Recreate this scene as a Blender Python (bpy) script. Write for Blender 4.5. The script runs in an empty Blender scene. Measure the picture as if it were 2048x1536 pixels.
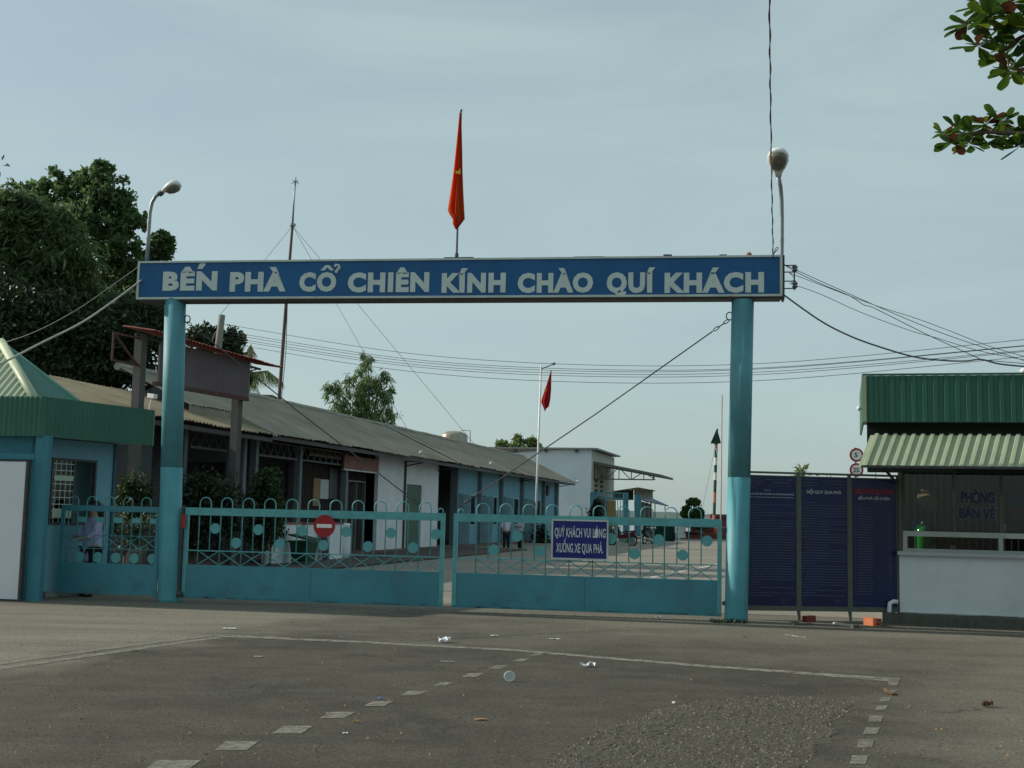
import bpy, math, random
import numpy as np
from mathutils import Matrix, Vector
random.seed(7); RNG = np.random.default_rng(7)
S = bpy.context.scene
COL = S.collection
R = math.radians

# ------------------------------------------------------------------ camera, sky, sun, exposure
F_PX, PITCH, ROLL, EYE = 2450.0, R(6.10), R(1.3), 1.6
cd = bpy.data.cameras.new('camera'); cam = bpy.data.objects.new('camera', cd); COL.objects.link(cam)
cd.sensor_fit = 'HORIZONTAL'; cd.sensor_width = 36.0; cd.lens = 36.0 * F_PX / 2048.0
cd.clip_start = 0.1; cd.clip_end = 9000
CM = Matrix.Rotation(math.pi/2 + PITCH, 4, 'X') @ Matrix.Rotation(ROLL, 4, 'Z')
CM.translation = (0, 0, EYE); cam.matrix_world = CM
S.camera = cam
S.cycles.use_denoising = True
S.view_settings.view_transform = 'Standard'; S.view_settings.look = 'None'
S.view_settings.exposure = 0.0; S.view_settings.gamma = 1.0; S.view_settings.use_curve_mapping = False

TO_SUN = Vector((-1.88, 0.43, 1.0)).normalized()
EL = math.asin(TO_SUN.z); AZ = math.atan2(TO_SUN.x, TO_SUN.y)
W = bpy.data.worlds.new('World'); S.world = W; W.use_nodes = True
nt = W.node_tree; nt.nodes.clear()
N = nt.nodes.new; LK = nt.links.new
sky = N('ShaderNodeTexSky'); sky.sky_type = 'NISHITA'; sky.sun_disc = False
sky.sun_elevation = EL; sky.sun_rotation = AZ
sky.air_density = 1.0; sky.dust_density = 1.6; sky.ozone_density = 1.6; sky.altitude = 0
tc = N('ShaderNodeTexCoord'); mp = N('ShaderNodeMapping'); mp.inputs['Scale'].default_value = (1.1, 1.1, 5.0)
mp.inputs['Rotation'].default_value = (0.0, R(9), 0.0)
nz = N('ShaderNodeTexNoise'); nz.inputs['Scale'].default_value = 2.1; nz.inputs['Detail'].default_value = 6; nz.inputs['Roughness'].default_value = 0.55
nz.inputs['Distortion'].default_value = 0.6
rp = N('ShaderNodeMapRange'); rp.inputs[1].default_value = 0.36; rp.inputs[2].default_value = 0.78; rp.inputs[3].default_value = 0.60; rp.inputs[4].default_value = 0.95
mx = N('ShaderNodeMix'); mx.data_type = 'RGBA'
mx.inputs['B'].default_value = (4.1, 5.3, 5.3, 1)
bg = N('ShaderNodeBackground'); bg.inputs['Strength'].default_value = 0.115
wo = N('ShaderNodeOutputWorld')
LK(tc.outputs['Generated'], mp.inputs['Vector']); LK(mp.outputs[0], nz.inputs['Vector']); LK(nz.outputs['Fac'], rp.inputs[0])
LK(rp.outputs[0], mx.inputs['Factor']); LK(sky.outputs[0], mx.inputs['A']); LK(mx.outputs['Result'], bg.inputs['Color']); LK(bg.outputs[0], wo.inputs['Surface'])
sd = bpy.data.lights.new('sun', 'SUN'); sd.energy = 4.6; sd.angle = R(0.8); sd.color = (1.0, 0.92, 0.78)
so = bpy.data.objects.new('sun', sd); COL.objects.link(so); so.location = (-30, 20, 45)
so.rotation_euler = TO_SUN.to_track_quat('Z', 'Y').to_euler()

# ------------------------------------------------------------------ measuring helpers (photograph pixel -> real place)
CR = CM.to_3x3(); O = Vector((0, 0, EYE))
def ray(x, y): return CR @ Vector(((x-1024)/F_PX, -(y-768)/F_PX, -1))
def gnd(x, y, z=0.0):
    d = ray(x, y); return O + d*((z-EYE)/d.z)
def at(x, y, Y):
    d = ray(x, y); return O + d*(Y/d.y)
def hit(x, y, p, n):
    d = ray(x, y); return O + d*((Vector(p)-O).dot(n)/d.dot(n))
def frame(p, rz): return Matrix.Translation(Vector(p)) @ Matrix.Rotation(rz, 4, 'Z')

# ------------------------------------------------------------------ materials
MATS = {}
def mat(name, col, rough=0.75, var=0.18, scale=3.0, metal=0.0, bump=0.0, bscale=60.0, spec=0.3, dirt=None, dirt_amt=0.5, dscale=1.2, streak=False, island=0.0, transl=0.0):
    if name in MATS: return MATS[name]
    m = bpy.data.materials.new(name); m.use_nodes = True; t = m.node_tree; n = t.nodes; l = t.links
    b = n['Principled BSDF']; b.inputs['Roughness'].default_value = rough; b.inputs['Metallic'].default_value = metal
    b.inputs['Specular IOR Level'].default_value = spec
    tcn = n.new('ShaderNodeTexCoord')
    def noise(sc, det=5, stretch=None):
        q = n.new('ShaderNodeTexNoise'); q.inputs['Scale'].default_value = sc; q.inputs['Detail'].default_value = det; q.inputs['Roughness'].default_value = 0.62
        if stretch:
            mpn = n.new('ShaderNodeMapping'); mpn.inputs['Scale'].default_value = stretch
            l.new(tcn.outputs['Object'], mpn.inputs['Vector']); l.new(mpn.outputs[0], q.inputs['Vector'])
        else: l.new(tcn.outputs['Object'], q.inputs['Vector'])
        return q
    c = Vector(col)
    q = noise(scale)
    mr = n.new('ShaderNodeMapRange'); mr.inputs[1].default_value = 0.3; mr.inputs[2].default_value = 0.7; mr.inputs[3].default_value = 1-var; mr.inputs[4].default_value = 1+var
    l.new(q.outputs['Fac'], mr.inputs[0])
    fac = mr.outputs[0]
    if island:
        g = n.new('ShaderNodeNewGeometry'); mi = n.new('ShaderNodeMapRange'); mi.inputs[3].default_value = 1-island; mi.inputs[4].default_value = 1+island
        l.new(g.outputs['Random Per Island'], mi.inputs[0])
        mm = n.new('ShaderNodeMath'); mm.operation = 'MULTIPLY'; l.new(fac, mm.inputs[0]); l.new(mi.outputs[0], mm.inputs[1]); fac = mm.outputs[0]
    vm = n.new('ShaderNodeVectorMath'); vm.operation = 'SCALE'; vm.inputs[0].default_value = c; l.new(fac, vm.inputs['Scale'])
    out = vm.outputs[0]
    if dirt:
        dq = noise(dscale, 8, (6, 6, 0.5) if streak else None)
        dr = n.new('ShaderNodeMapRange'); dr.inputs[1].default_value = 0.46; dr.inputs[2].default_value = 0.74; dr.inputs[4].default_value = dirt_amt
        l.new(dq.outputs['Fac'], dr.inputs[0])
        x = n.new('ShaderNodeMix'); x.data_type = 'RGBA'; x.inputs['B'].default_value = (*dirt, 1)
        l.new(dr.outputs[0], x.inputs['Factor']); l.new(out, x.inputs['A']); out = x.outputs['Result']
    l.new(out, b.inputs['Base Color'])
    if bump:
        bq = noise(bscale, 4); bn = n.new('ShaderNodeBump'); bn.inputs['Strength'].default_value = bump; bn.inputs['Distance'].default_value = 0.02
        l.new(bq.outputs['Fac'], bn.inputs['Height']); l.new(bn.outputs[0], b.inputs['Normal'])
    if transl:
        tr = n.new('ShaderNodeBsdfTranslucent'); l.new(out, tr.inputs['Color']); ms = n.new('ShaderNodeMixShader'); ms.inputs[0].default_value = transl
        l.new(b.outputs[0], ms.inputs[1]); l.new(tr.outputs[0], ms.inputs[2]); l.new(ms.outputs[0], n['Material Output'].inputs['Surface'])
    MATS[name] = m; return m

def glass(name, tint=(0.75, 0.85, 0.85), refl=1.45):
    m = bpy.data.materials.new(name); m.use_nodes = True; t = m.node_tree; t.nodes.clear()
    tr = t.nodes.new('ShaderNodeBsdfTransparent'); tr.inputs[0].default_value = (*tint, 1)
    gl = t.nodes.new('ShaderNodeBsdfGlossy'); gl.inputs['Roughness'].default_value = 0.03
    fr = t.nodes.new('ShaderNodeFresnel'); fr.inputs[0].default_value = refl
    ms = t.nodes.new('ShaderNodeMixShader'); o = t.nodes.new('ShaderNodeOutputMaterial')
    t.links.new(fr.outputs[0], ms.inputs[0]); t.links.new(tr.outputs[0], ms.inputs[1]); t.links.new(gl.outputs[0], ms.inputs[2]); t.links.new(ms.outputs[0], o.inputs[0])
    MATS[name] = m; return m

RUST = (0.16, 0.07, 0.035); GRIME = (0.10, 0.095, 0.08)
TEAL = mat('teal paint', (0.056, 0.235, 0.29), 0.5, 0.2, 1.1, spec=0.4, dirt=(0.045, 0.115, 0.125), dirt_amt=0.75, dscale=2.2, bump=0.12, bscale=6)
TEAL_BAR = mat('teal bar paint', (0.095, 0.34, 0.36), 0.40, 0.15, 6.0, spec=0.4, dirt=RUST, dirt_amt=0.25, dscale=9)
TEAL_PALE = mat('worn upper teal paint', (0.088, 0.272, 0.325), 0.6, 0.12, 2.5, dirt=(0.10, 0.16, 0.16), dirt_amt=0.5, dscale=2.0, streak=True, bump=0.06, bscale=20)
TEAL_COL = mat('fresh lower teal paint', (0.080, 0.285, 0.335), 0.5, 0.10, 2.5, dirt=(0.06, 0.17, 0.18), dirt_amt=0.45, dscale=2.0, streak=True, bump=0.06, bscale=20)
TEAL_RUST = mat('rusting teal rail', (0.055, 0.22, 0.26), 0.6, 0.2, 4.0, dirt=(0.035, 0.028, 0.025), dirt_amt=0.95, dscale=3.5)
BLUE = mat('sign blue paint', (0.010, 0.100, 0.26), 0.45, 0.12, 1.2, dirt=(0.02, 0.06, 0.12), dirt_amt=0.4, dscale=1.5, streak=True)
LETTER = mat('letter white', (0.56, 0.64, 0.62), 0.6, 0.06, 2.0, dirt=(0.35, 0.42, 0.42), dirt_amt=0.5, dscale=4)
FRAMEW = mat('sign frame pale metal', (0.52, 0.60, 0.56), 0.5, 0.15, 3.0, dirt=RUST, dirt_amt=0.35, dscale=6)
DARKMETAL = mat('dark rusty metal', (0.055, 0.06, 0.065), 0.6, 0.3, 8.0, dirt=RUST, dirt_amt=0.5, dscale=9)
STEEL = mat('grey galvanised steel', (0.26, 0.29, 0.31), 0.45, 0.15, 6.0, metal=0.4, dirt=(0.12, 0.12, 0.12), dirt_amt=0.4, dscale=8)
WHITEMETAL = mat('white lamp enamel', (0.72, 0.74, 0.74), 0.35, 0.06, 5.0, dirt=GRIME, dirt_amt=0.3, dscale=8)
LENS = mat('dusty lamp lens', (0.13, 0.115, 0.085), 0.25, 0.25, 9.0, spec=0.6)
WALLW = mat('white limewash', (0.66, 0.69, 0.71), 0.85, 0.06, 1.5, dirt=(0.42, 0.43, 0.40), dirt_amt=0.4, dscale=0.9, bump=0.08, bscale=30)
WALLP = mat('white panel', (0.68, 0.69, 0.74), 0.6, 0.04, 1.0, dirt=(0.50, 0.50, 0.50), dirt_amt=0.35, dscale=1.0)
WALLB = mat('pale blue plaster', (0.15, 0.33, 0.41), 0.8, 0.08, 1.5, dirt=(0.12, 0.22, 0.25), dirt_amt=0.4, dscale=0.8, bump=0.06, bscale=25)
WALLT = mat('turquoise plaster', (0.055, 0.21, 0.27), 0.75, 0.10, 1.5, dirt=(0.06, 0.15, 0.16), dirt_amt=0.5, dscale=1.2, streak=True)
GREENROOF = mat('green roof sheet', (0.028, 0.125, 0.085), 0.45, 0.10, 1.5, spec=0.4, dirt=(0.03, 0.08, 0.06), dirt_amt=0.5, dscale=1.5, streak=True)
GREENPALE = mat('faded green roof sheet', (0.34, 0.40, 0.28), 0.5, 0.10, 1.5, dirt=(0.15, 0.2, 0.13), dirt_amt=0.35, dscale=2)
ROOFG = mat('weathered grey asbestos sheet', (0.25, 0.228, 0.185), 0.85, 0.16, 0.8, dirt=(0.13, 0.12, 0.10), dirt_amt=0.6, dscale=0.5, bump=0.1, bscale=15)
ROOFT = mat('tan mossy roof sheet', (0.27, 0.225, 0.155), 0.85, 0.18, 0.9, dirt=(0.12, 0.11, 0.05), dirt_amt=0.7, dscale=0.6, bump=0.1, bscale=15)
ROOFR = mat('red roof sheet', (0.22, 0.05, 0.04), 0.6, 0.15, 3.0, dirt=(0.15, 0.05, 0.04), dirt_amt=0.5, dscale=3)
CONC = mat('grey concrete', (0.24, 0.245, 0.22), 0.9, 0.15, 2.5, dirt=(0.12, 0.12, 0.10), dirt_amt=0.5, dscale=2, bump=0.15, bscale=30)
MOSSC = mat('mossy dark concrete', (0.10, 0.10, 0.085), 0.95, 0.3, 3.0, dirt=(0.03, 0.045, 0.02), dirt_amt=0.8, dscale=3, bump=0.4, bscale=20)
SHADE_WALL = mat('dark timber and shade tone', (0.032, 0.027, 0.025), 0.9, 0.25, 2.0, dirt=(0.03, 0.03, 0.03), dirt_amt=0.4, dscale=2)  # dark timber tone, also stands in for shade in recesses and interiors
GREYW = mat('old grey plaster', (0.11, 0.125, 0.13), 0.9, 0.12, 1.2, dirt=(0.12, 0.13, 0.12), dirt_amt=0.6, dscale=0.8)
GREEND = mat('dull green door paint', (0.055, 0.115, 0.085), 0.6, 0.12, 2.0)
BARK = mat('bark', (0.13, 0.105, 0.08), 0.95, 0.3, 6.0, bump=0.4, bscale=30)
WIRE = mat('dark wire', (0.06, 0.065, 0.075), 0.6, 0.1, 3.0)
CABLE = mat('grey sheathed cable', (0.36, 0.36, 0.31), 0.6, 0.15, 3.0)
CABLED = mat('dark grey cable', (0.11, 0.12, 0.13), 0.6, 0.15, 3.0)
FLAG = mat('red flag cloth', (0.60, 0.085, 0.022), 0.8, 0.08, 3.0, transl=0.55)
FLAG2 = mat('crimson flag cloth', (0.48, 0.020, 0.022), 0.8, 0.08, 3.0, transl=0.35)
YELLOW = mat('yellow star', (0.65, 0.48, 0.05), 0.7, 0.05, 3.0)
REDP = mat('red sign paint', (0.34, 0.018, 0.022), 0.45, 0.15, 4.0, dirt=(0.18, 0.03, 0.03), dirt_amt=0.5, dscale=4)
NAVY = mat('navy sign paint', (0.014, 0.020, 0.165), 0.4, 0.08, 2.0)
NAVYB = mat('navy notice panel', (0.004, 0.011, 0.062), 0.35, 0.25, 1.2, spec=0.35)
INK = mat('pale notice print', (0.075, 0.09, 0.14), 0.6, 0.3, 6.0)
INKW = mat('white notice print', (0.42, 0.44, 0.45), 0.6, 0.1, 6.0)
INKR = mat('red notice print', (0.30, 0.03, 0.04), 0.6, 0.1, 6.0)
BLACK = mat('black print', (0.02, 0.02, 0.025), 0.6, 0.1, 6.0)
GLASS = glass('window glass'); GLASSD = glass('shade tinted ticket glass', (0.60, 0.64, 0.62))  # ticket glass tint stands in for shade inside the office
BRICK = mat('orange hollow brick clay', (0.48, 0.16, 0.075), 0.9, 0.15, 9.0, bump=0.2, bscale=40)
PAPER = mat('white paper', (0.75, 0.75, 0.74), 0.8, 0.06, 6.0)
ALU = mat('grey aluminium frame', (0.36, 0.39, 0.37), 0.45, 0.08, 4.0, metal=0.2)
RUBBER = mat('black rubber', (0.018, 0.018, 0.02), 0.8, 0.1, 5.0)
CHROME = mat('chrome', (0.55, 0.56, 0.58), 0.2, 0.05, 5.0, metal=0.9)
def leafmat(name, col, isl=0.45, tr=0.35, rough=0.5): return mat(name, col, rough, 0.25, 0.8, island=isl, transl=tr, spec=0.35)
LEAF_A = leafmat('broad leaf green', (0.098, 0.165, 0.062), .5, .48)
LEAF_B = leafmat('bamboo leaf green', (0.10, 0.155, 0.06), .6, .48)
LEAF_D = leafmat('dark leaf green', (0.024, 0.045, 0.020)); LEAF_S = leafmat('shrub leaf green', (0.016, 0.032, 0.013), .4, .25)  # shrub green darkened to stand in for shade behind the gate
LEAF_W = leafmat('willowy leaf green', (0.12, 0.19, 0.075), .5, .45)
LEAF_Y = leafmat('yellow green leaf', (0.14, 0.20, 0.06), .45, .45)
LEAF_T = leafmat('almond leaf green', (0.050, 0.110, 0.014), 0.45, 0.40)
LEAF_T2 = leafmat('reddish almond leaf', (0.12, 0.045, 0.022), 0.3, 0.35)
LEAF_TOP = leafmat('clipped shrub green', (0.055, 0.10, 0.018), 0.5, 0.25)
STRAW = leafmat('dry frond', (0.22, 0.20, 0.10))

# ------------------------------------------------------------------ mesh helpers
class MB:
    def __init__(s, M=None): s.v = []; s.f = []; s.M = M
    def add(s, vs, fs):
        k = len(s.v)
        for p in vs:
            p = Vector(p); s.v.append(s.M @ p if s.M else p)
        for q in fs: s.f.append([i+k for i in q])
        return s
    def box(s, x0, x1, y0, y1, z0, z1):
        return s.add([(x0,y0,z0),(x1,y0,z0),(x1,y1,z0),(x0,y1,z0),(x0,y0,z1),(x1,y0,z1),(x1,y1,z1),(x0,y1,z1)],
                     [(0,3,2,1),(4,5,6,7),(0,1,5,4),(1,2,6,5),(2,3,7,6),(3,0,4,7)])
    def bar(s, p, q, w, h=None, up=(0,0,1)):
        h = h or w; p = Vector(p); q = Vector(q); d = (q-p).normalized(); up = Vector(up)
        a = d.cross(up)
        if a.length < 1e-4: a = d.cross(Vector((1,0,0)))
        a.normalize(); b = a.cross(d).normalized()
        vs = [e + a*(i*w/2) + b*(j*h/2) for e in (p, q) for i, j in ((-1,-1),(1,-1),(1,1),(-1,1))]
        return s.add(vs, [(3,2,1,0),(4,5,6,7),(0,1,5,4),(1,2,6,5),(2,3,7,6),(3,0,4,7)])
    def tube(s, pts, r, n=8, closed=False):
        pts = [Vector(p) for p in pts]; m = len(pts); rs = r if isinstance(r, (list, tuple)) else [r]*m
        vs = []; a = None
        for i, p in enumerate(pts):
            if closed: d = pts[(i+1) % m] - pts[i-1]
            else: d = pts[min(i+1, m-1)] - pts[max(i-1, 0)]
            d.normalize()
            if a is None:
                a = d.cross(Vector((0,0,1)))
                if a.length < 1e-3: a = d.cross(Vector((1,0,0)))
            a = (a - d*a.dot(d))
            a.normalize(); b = d.cross(a)
            for k in range(n):
                t = 2*math.pi*k/n; vs.append(p + (a*math.cos(t) + b*math.sin(t))*rs[i])
        fs = []
        for i in range(m if closed else m-1):
            j = (i+1) % m
            for k in range(n): fs.append((i*n+k, i*n+(k+1) % n, j*n+(k+1) % n, j*n+k))
        if not closed: fs.append(tuple(range(n-1, -1, -1))); fs.append(tuple((m-1)*n+k for k in range(n)))
        return s.add(vs, fs)
    def prism(s, poly, off):
        off = Vector(off); poly = [Vector(p) for p in poly]; n = len(poly)
        return s.add(poly + [p+off for p in poly], [tuple(range(n-1,-1,-1)), tuple(range(n, 2*n))] + [(i,(i+1) % n,(i+1) % n+n,i+n) for i in range(n)])
    def lathe(s, prof, n=16, c=(0,0,0), M=None, sx=1, sy=1):
        M = M or Matrix.Identity(4); vs = []
        for r, z in prof:
            for k in range(n):
                t = 2*math.pi*k/n; vs.append(Vector(c) + (M @ Vector((r*sx*math.cos(t), r*sy*math.sin(t), z))))
        m = len(prof); fs = [(i*n+k, i*n+(k+1) % n, (i+1)*n+(k+1) % n, (i+1)*n+k) for i in range(m-1) for k in range(n)]
        fs.append(tuple(range(n-1,-1,-1))); fs.append(tuple((m-1)*n+k for k in range(n)))
        return s.add(vs, fs)
    def ball(s, c, rx, ry=None, rz=None, n=12, m=8):
        ry = ry or rx; rz = rz or rx
        prof = [(max(1e-3, math.sin(math.pi*i/m)), -math.cos(math.pi*i/m)*rz) for i in range(m+1)]
        return s.lathe(prof, n, c, None, rx, ry)
    def disc(s, c, r, nrm, th, n=20):
        nrm = Vector(nrm).normalized(); a = nrm.orthogonal().normalized(); b = nrm.cross(a); c = Vector(c)
        return s.prism([c - nrm*th/2 + (a*math.cos(2*math.pi*k/n) + b*math.sin(2*math.pi*k/n))*r for k in range(n)], nrm*th)
    def wall(s, L, z0, z1, th, ops=(), y0=0.0, x0=0.0):
        xs = sorted({x0, x0+L, *[o[0] for o in ops], *[o[1] for o in ops]})
        for a, b in zip(xs[:-1], xs[1:]):
            mid = (a+b)/2; holes = sorted([(o[2], o[3]) for o in ops if o[0] < mid < o[1]]); z = z0
            for h0, h1 in holes:
                if h0 > z: s.box(a, b, y0, y0+th, z, h0)
                z = h1
            if z < z1: s.box(a, b, y0, y0+th, z, z1)
        return s
    def corr(s, p00, p10, p01, n, amp, trap=False, jag=0.0, back=0.012):
        p00, p10, p01 = Vector(p00), Vector(p10), Vector(p01); ux = p10-p00; uy = p01-p00; nn = ux.cross(uy).normalized()
        rows = [0.0, 0.5, 1.0]; prof = [(0,0),(0.42,0),(0.52,1),(0.90,1)] if trap else [(0,0),(0.25,0.5),(0.5,1),(0.75,0.5)]
        cols = [((i+t)/n, h) for i in range(n) for t, h in prof] + [(1.0, 0)]
        vs = []; sheet = 0.0
        for r in rows:
            for k, (u, h) in enumerate(cols):
                if k % 20 == 0: sheet = random.uniform(-jag, jag)
                e = (random.uniform(-jag, jag)*0.5 + sheet) if (jag and r in (0.0, 1.0)) else 0
                vs.append(p00 + ux*u + uy*r + nn*(h*amp) + uy.normalized()*e + nn*(sheet*0.3 if jag else 0))
        c = len(cols); fs = [(r*c+k, r*c+k+1, (r+1)*c+k+1, (r+1)*c+k) for r in range(2) for k in range(c-1)]
        s.add(vs, fs)
        if back: s.add([v - nn*back for v in vs], [tuple(reversed(q)) for q in fs])
        return s
    def mesh(s, name, inv=None, smooth=False):
        me = bpy.data.meshes.new(name)
        me.from_pydata([tuple(inv @ v if inv else v) for v in s.v], [], s.f); me.update()
        if smooth: me.shade_smooth()
        return me

INV = {}
def link(name, me, m, parent=None):
    o = bpy.data.objects.new(name, me); COL.objects.link(o)
    if m is not None and me is not None: me.materials.append(m)
    if parent is not None: o.parent = parent
    return o
def tag(o, label=None, cat=None, group=None, kind=None):
    if label: o['label'] = label
    if cat: o['category'] = cat
    if group: o['group'] = group
    if kind: o['kind'] = kind
    return o
def thing(name, label, cat, loc=(0,0,0), rz=0.0, group=None):
    o = bpy.data.objects.new(name, None); COL.objects.link(o); o.empty_display_size = 0.2
    o.location = loc; o.rotation_euler = (0, 0, rz)
    tag(o, label, cat, group); INV[o] = frame(loc, rz).inverted(); return o
def root_of(o):
    while o.parent: o = o.parent
    return o
def part(parent, name, mb, m, world=False, smooth=False, label=None, kind=None):
    inv = INV.get(root_of(parent)) if world else None
    o = link(name, mb.mesh(name, inv, smooth), m, parent)
    tag(o, label, kind=kind); return o
def solo(name, mb, m, label, cat, loc=(0,0,0), group=None, smooth=False, rz=0.0, world=True, kind=None):
    inv = frame(loc, rz).inverted() if world else None
    o = link(name, mb.mesh(name, inv, smooth), m); o.location = loc; o.rotation_euler = (0,0,rz)
    tag(o, label, cat, group, kind); return o
def structure(name, mb, m, parent=None, smooth=False):
    o = link(name, mb.mesh(name, None, smooth), m, parent)
    if parent is None: o['kind'] = 'structure'
    return o

def text_mb(body, x0, x1, z0, cap, y, M=None, th=0.006, offset=0.0, space=1.0):
    """flat lettering standing in the local xz plane, facing -y, fitted between x0 and x1, cap height cap"""
    cu = bpy.data.curves.new('text', 'FONT'); cu.body = body; cu.size = 1.0; cu.offset = offset; cu.resolution_u = 3; cu.space_character = space
    ob = bpy.data.objects.new('text', cu); COL.objects.link(ob)
    me = bpy.data.meshes.new_from_object(ob.evaluated_get(bpy.context.evaluated_depsgraph_get()))
    bpy.data.objects.remove(ob); bpy.data.curves.remove(cu)
    xs = [v.co.x for v in me.vertices]; a, b = min(xs), max(xs); cap_h = 0.727 - 0.045 + 2*offset
    sx = (x1-x0)/(b-a); sz = cap/cap_h
    mb = MB(M)
    vs = [(x0 + (v.co.x-a)*sx, y, z0 + (v.co.y+offset)*sz) for v in me.vertices]
    fs = [tuple(p.vertices) for p in me.polygons]
    if fs:
        n = Vector(vs[fs[0][1]])-Vector(vs[fs[0][0]]); n = n.cross(Vector(vs[fs[0][2]])-Vector(vs[fs[0][0]]))
        if n.y > 0: fs = [tuple(reversed(f)) for f in fs]
    mb.add(vs, fs)
    # rim so that the letters have thickness
    ed = {}
    for f in fs:
        for i in range(len(f)):
            e = (f[i], f[(i+1) % len(f)]); ed[e] = 1
    rim = [e for e in ed if (e[1], e[0]) not in ed]
    back = [(p[0], p[1]+th, p[2]) for p in vs]
    k = len(vs); mb2 = MB(M); mb2.add(vs+back, [(e[1], e[0], e[0]+k, e[1]+k) for e in rim])
    mb.v += mb2.v; mb.f += [[i+k for i in q] for q in mb2.f]
    bpy.data.meshes.remove(me)
    return mb

def leaves(name, pos, size, m, parent, mode='any', aspect=0.45, droop=0.0, kind=None, up=0.0):
    """one mesh of many folded leaf blades; pos (n,3) array in parent's space"""
    n = len(pos); pos = np.asarray(pos, float)
    d = RNG.normal(size=(n,3)); d[:,2] += up
    if droop: d[:,2] = -abs(d[:,2])*droop - droop*0.6
    d /= np.linalg.norm(d, axis=1)[:,None]
    r = RNG.normal(size=(n,3)); a = np.cross(d, r); a /= np.linalg.norm(a, axis=1)[:,None]
    nn = np.cross(d, a)
    L = size*RNG.uniform(0.6, 1.25, n)[:,None]; w = L*aspect*0.5
    p0 = pos; p1 = pos + d*L*0.5 + a*w + nn*w*0.25; p2 = pos + d*L; p3 = pos + d*L*0.5 - a*w + nn*w*0.25
    V = np.stack([p0,p1,p2,p3], 1).reshape(-1,3)
    me = bpy.data.meshes.new(name); me.vertices.add(4*n); me.vertices.foreach_set('co', V.astype(np.float32).ravel())
    k = np.arange(n)*4; T = np.stack([k,k+1,k+2, k,k+2,k+3], 1).ravel()
    me.loops.add(6*n); me.loops.foreach_set('vertex_index', T.astype(np.int32))
    me.polygons.add(2*n); me.polygons.foreach_set('loop_start', np.arange(0,6*n,3, dtype=np.int32)); me.polygons.foreach_set('loop_total', np.full(2*n,3,np.int32))
    me.update(calc_edges=True); me.validate()
    o = link(name, me, m, parent); tag(o, kind=kind); return o
def cloud(c, rad, n, sub=None, spread=0.16, shell=0.55):
    """leaf positions: sub-clumps spread through an ellipsoid, denser near its skin"""
    sub = sub or max(6, n//45); c = np.array(c); rad = np.array(rad)
    d = RNG.normal(size=(sub,3)); d /= np.linalg.norm(d, axis=1)[:,None]
    cen = d*(shell + (1-shell)*RNG.random((sub,1)))*RNG.uniform(0.75,1.08,(sub,1))
    i = RNG.integers(0, sub, n)
    return c + (cen[i] + RNG.normal(size=(n,3))*spread)*rad
def limb_mb(pts, r0, r1, n=7):
    m = len(pts); return MB().tube(pts, [r0 + (r1-r0)*i/(m-1) for i in range(m)], n)

def tree(name, label, base, clumps, leaf, m, n_per, trunk_r=0.16, group=None, aspect=0.45, droop=0.0, spread=0.16, shell=0.55, cat='tree', limbs=True):
    """clumps: (world centre, (rx,ry,rz), weight)"""
    base = Vector(base); t = thing(name, label, cat, base, 0, group)
    cs = [Vector(c)-base for c, r, w in clumps]; top = max(cs, key=lambda c: c.z)
    h = top.z
    fork = Vector((0,0,min(h*0.5, max(0.3, min(c.z for c in cs)*0.8))))
    tr = part(t, 'trunk', limb_mb([(0,0,-0.1), fork*0.5 + Vector((0.08*h*0.1,0,0)), fork], trunk_r, trunk_r*0.7), BARK, smooth=True)
    if limbs:
        for c in cs:
            part(tr, 'limb', limb_mb([fork, fork.lerp(c, 0.5) + Vector((0,0,0.06*h)), c], trunk_r*0.5, trunk_r*0.12, 6), BARK, smooth=True)
    P = np.concatenate([cloud(c, r, int(n_per*w), spread=spread, shell=shell) for c, (_, r, w) in zip(cs, clumps)])
    leaves('crown', P, leaf, m, t, aspect=aspect, droop=droop)
    return t
def clump_px(x, y, rx, ry, Y, w=1.0, dz=None):
    k = Y/F_PX; return (at(x, y, Y), (rx*k, (dz or (rx+ry)/2*k), ry*k), w)

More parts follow.
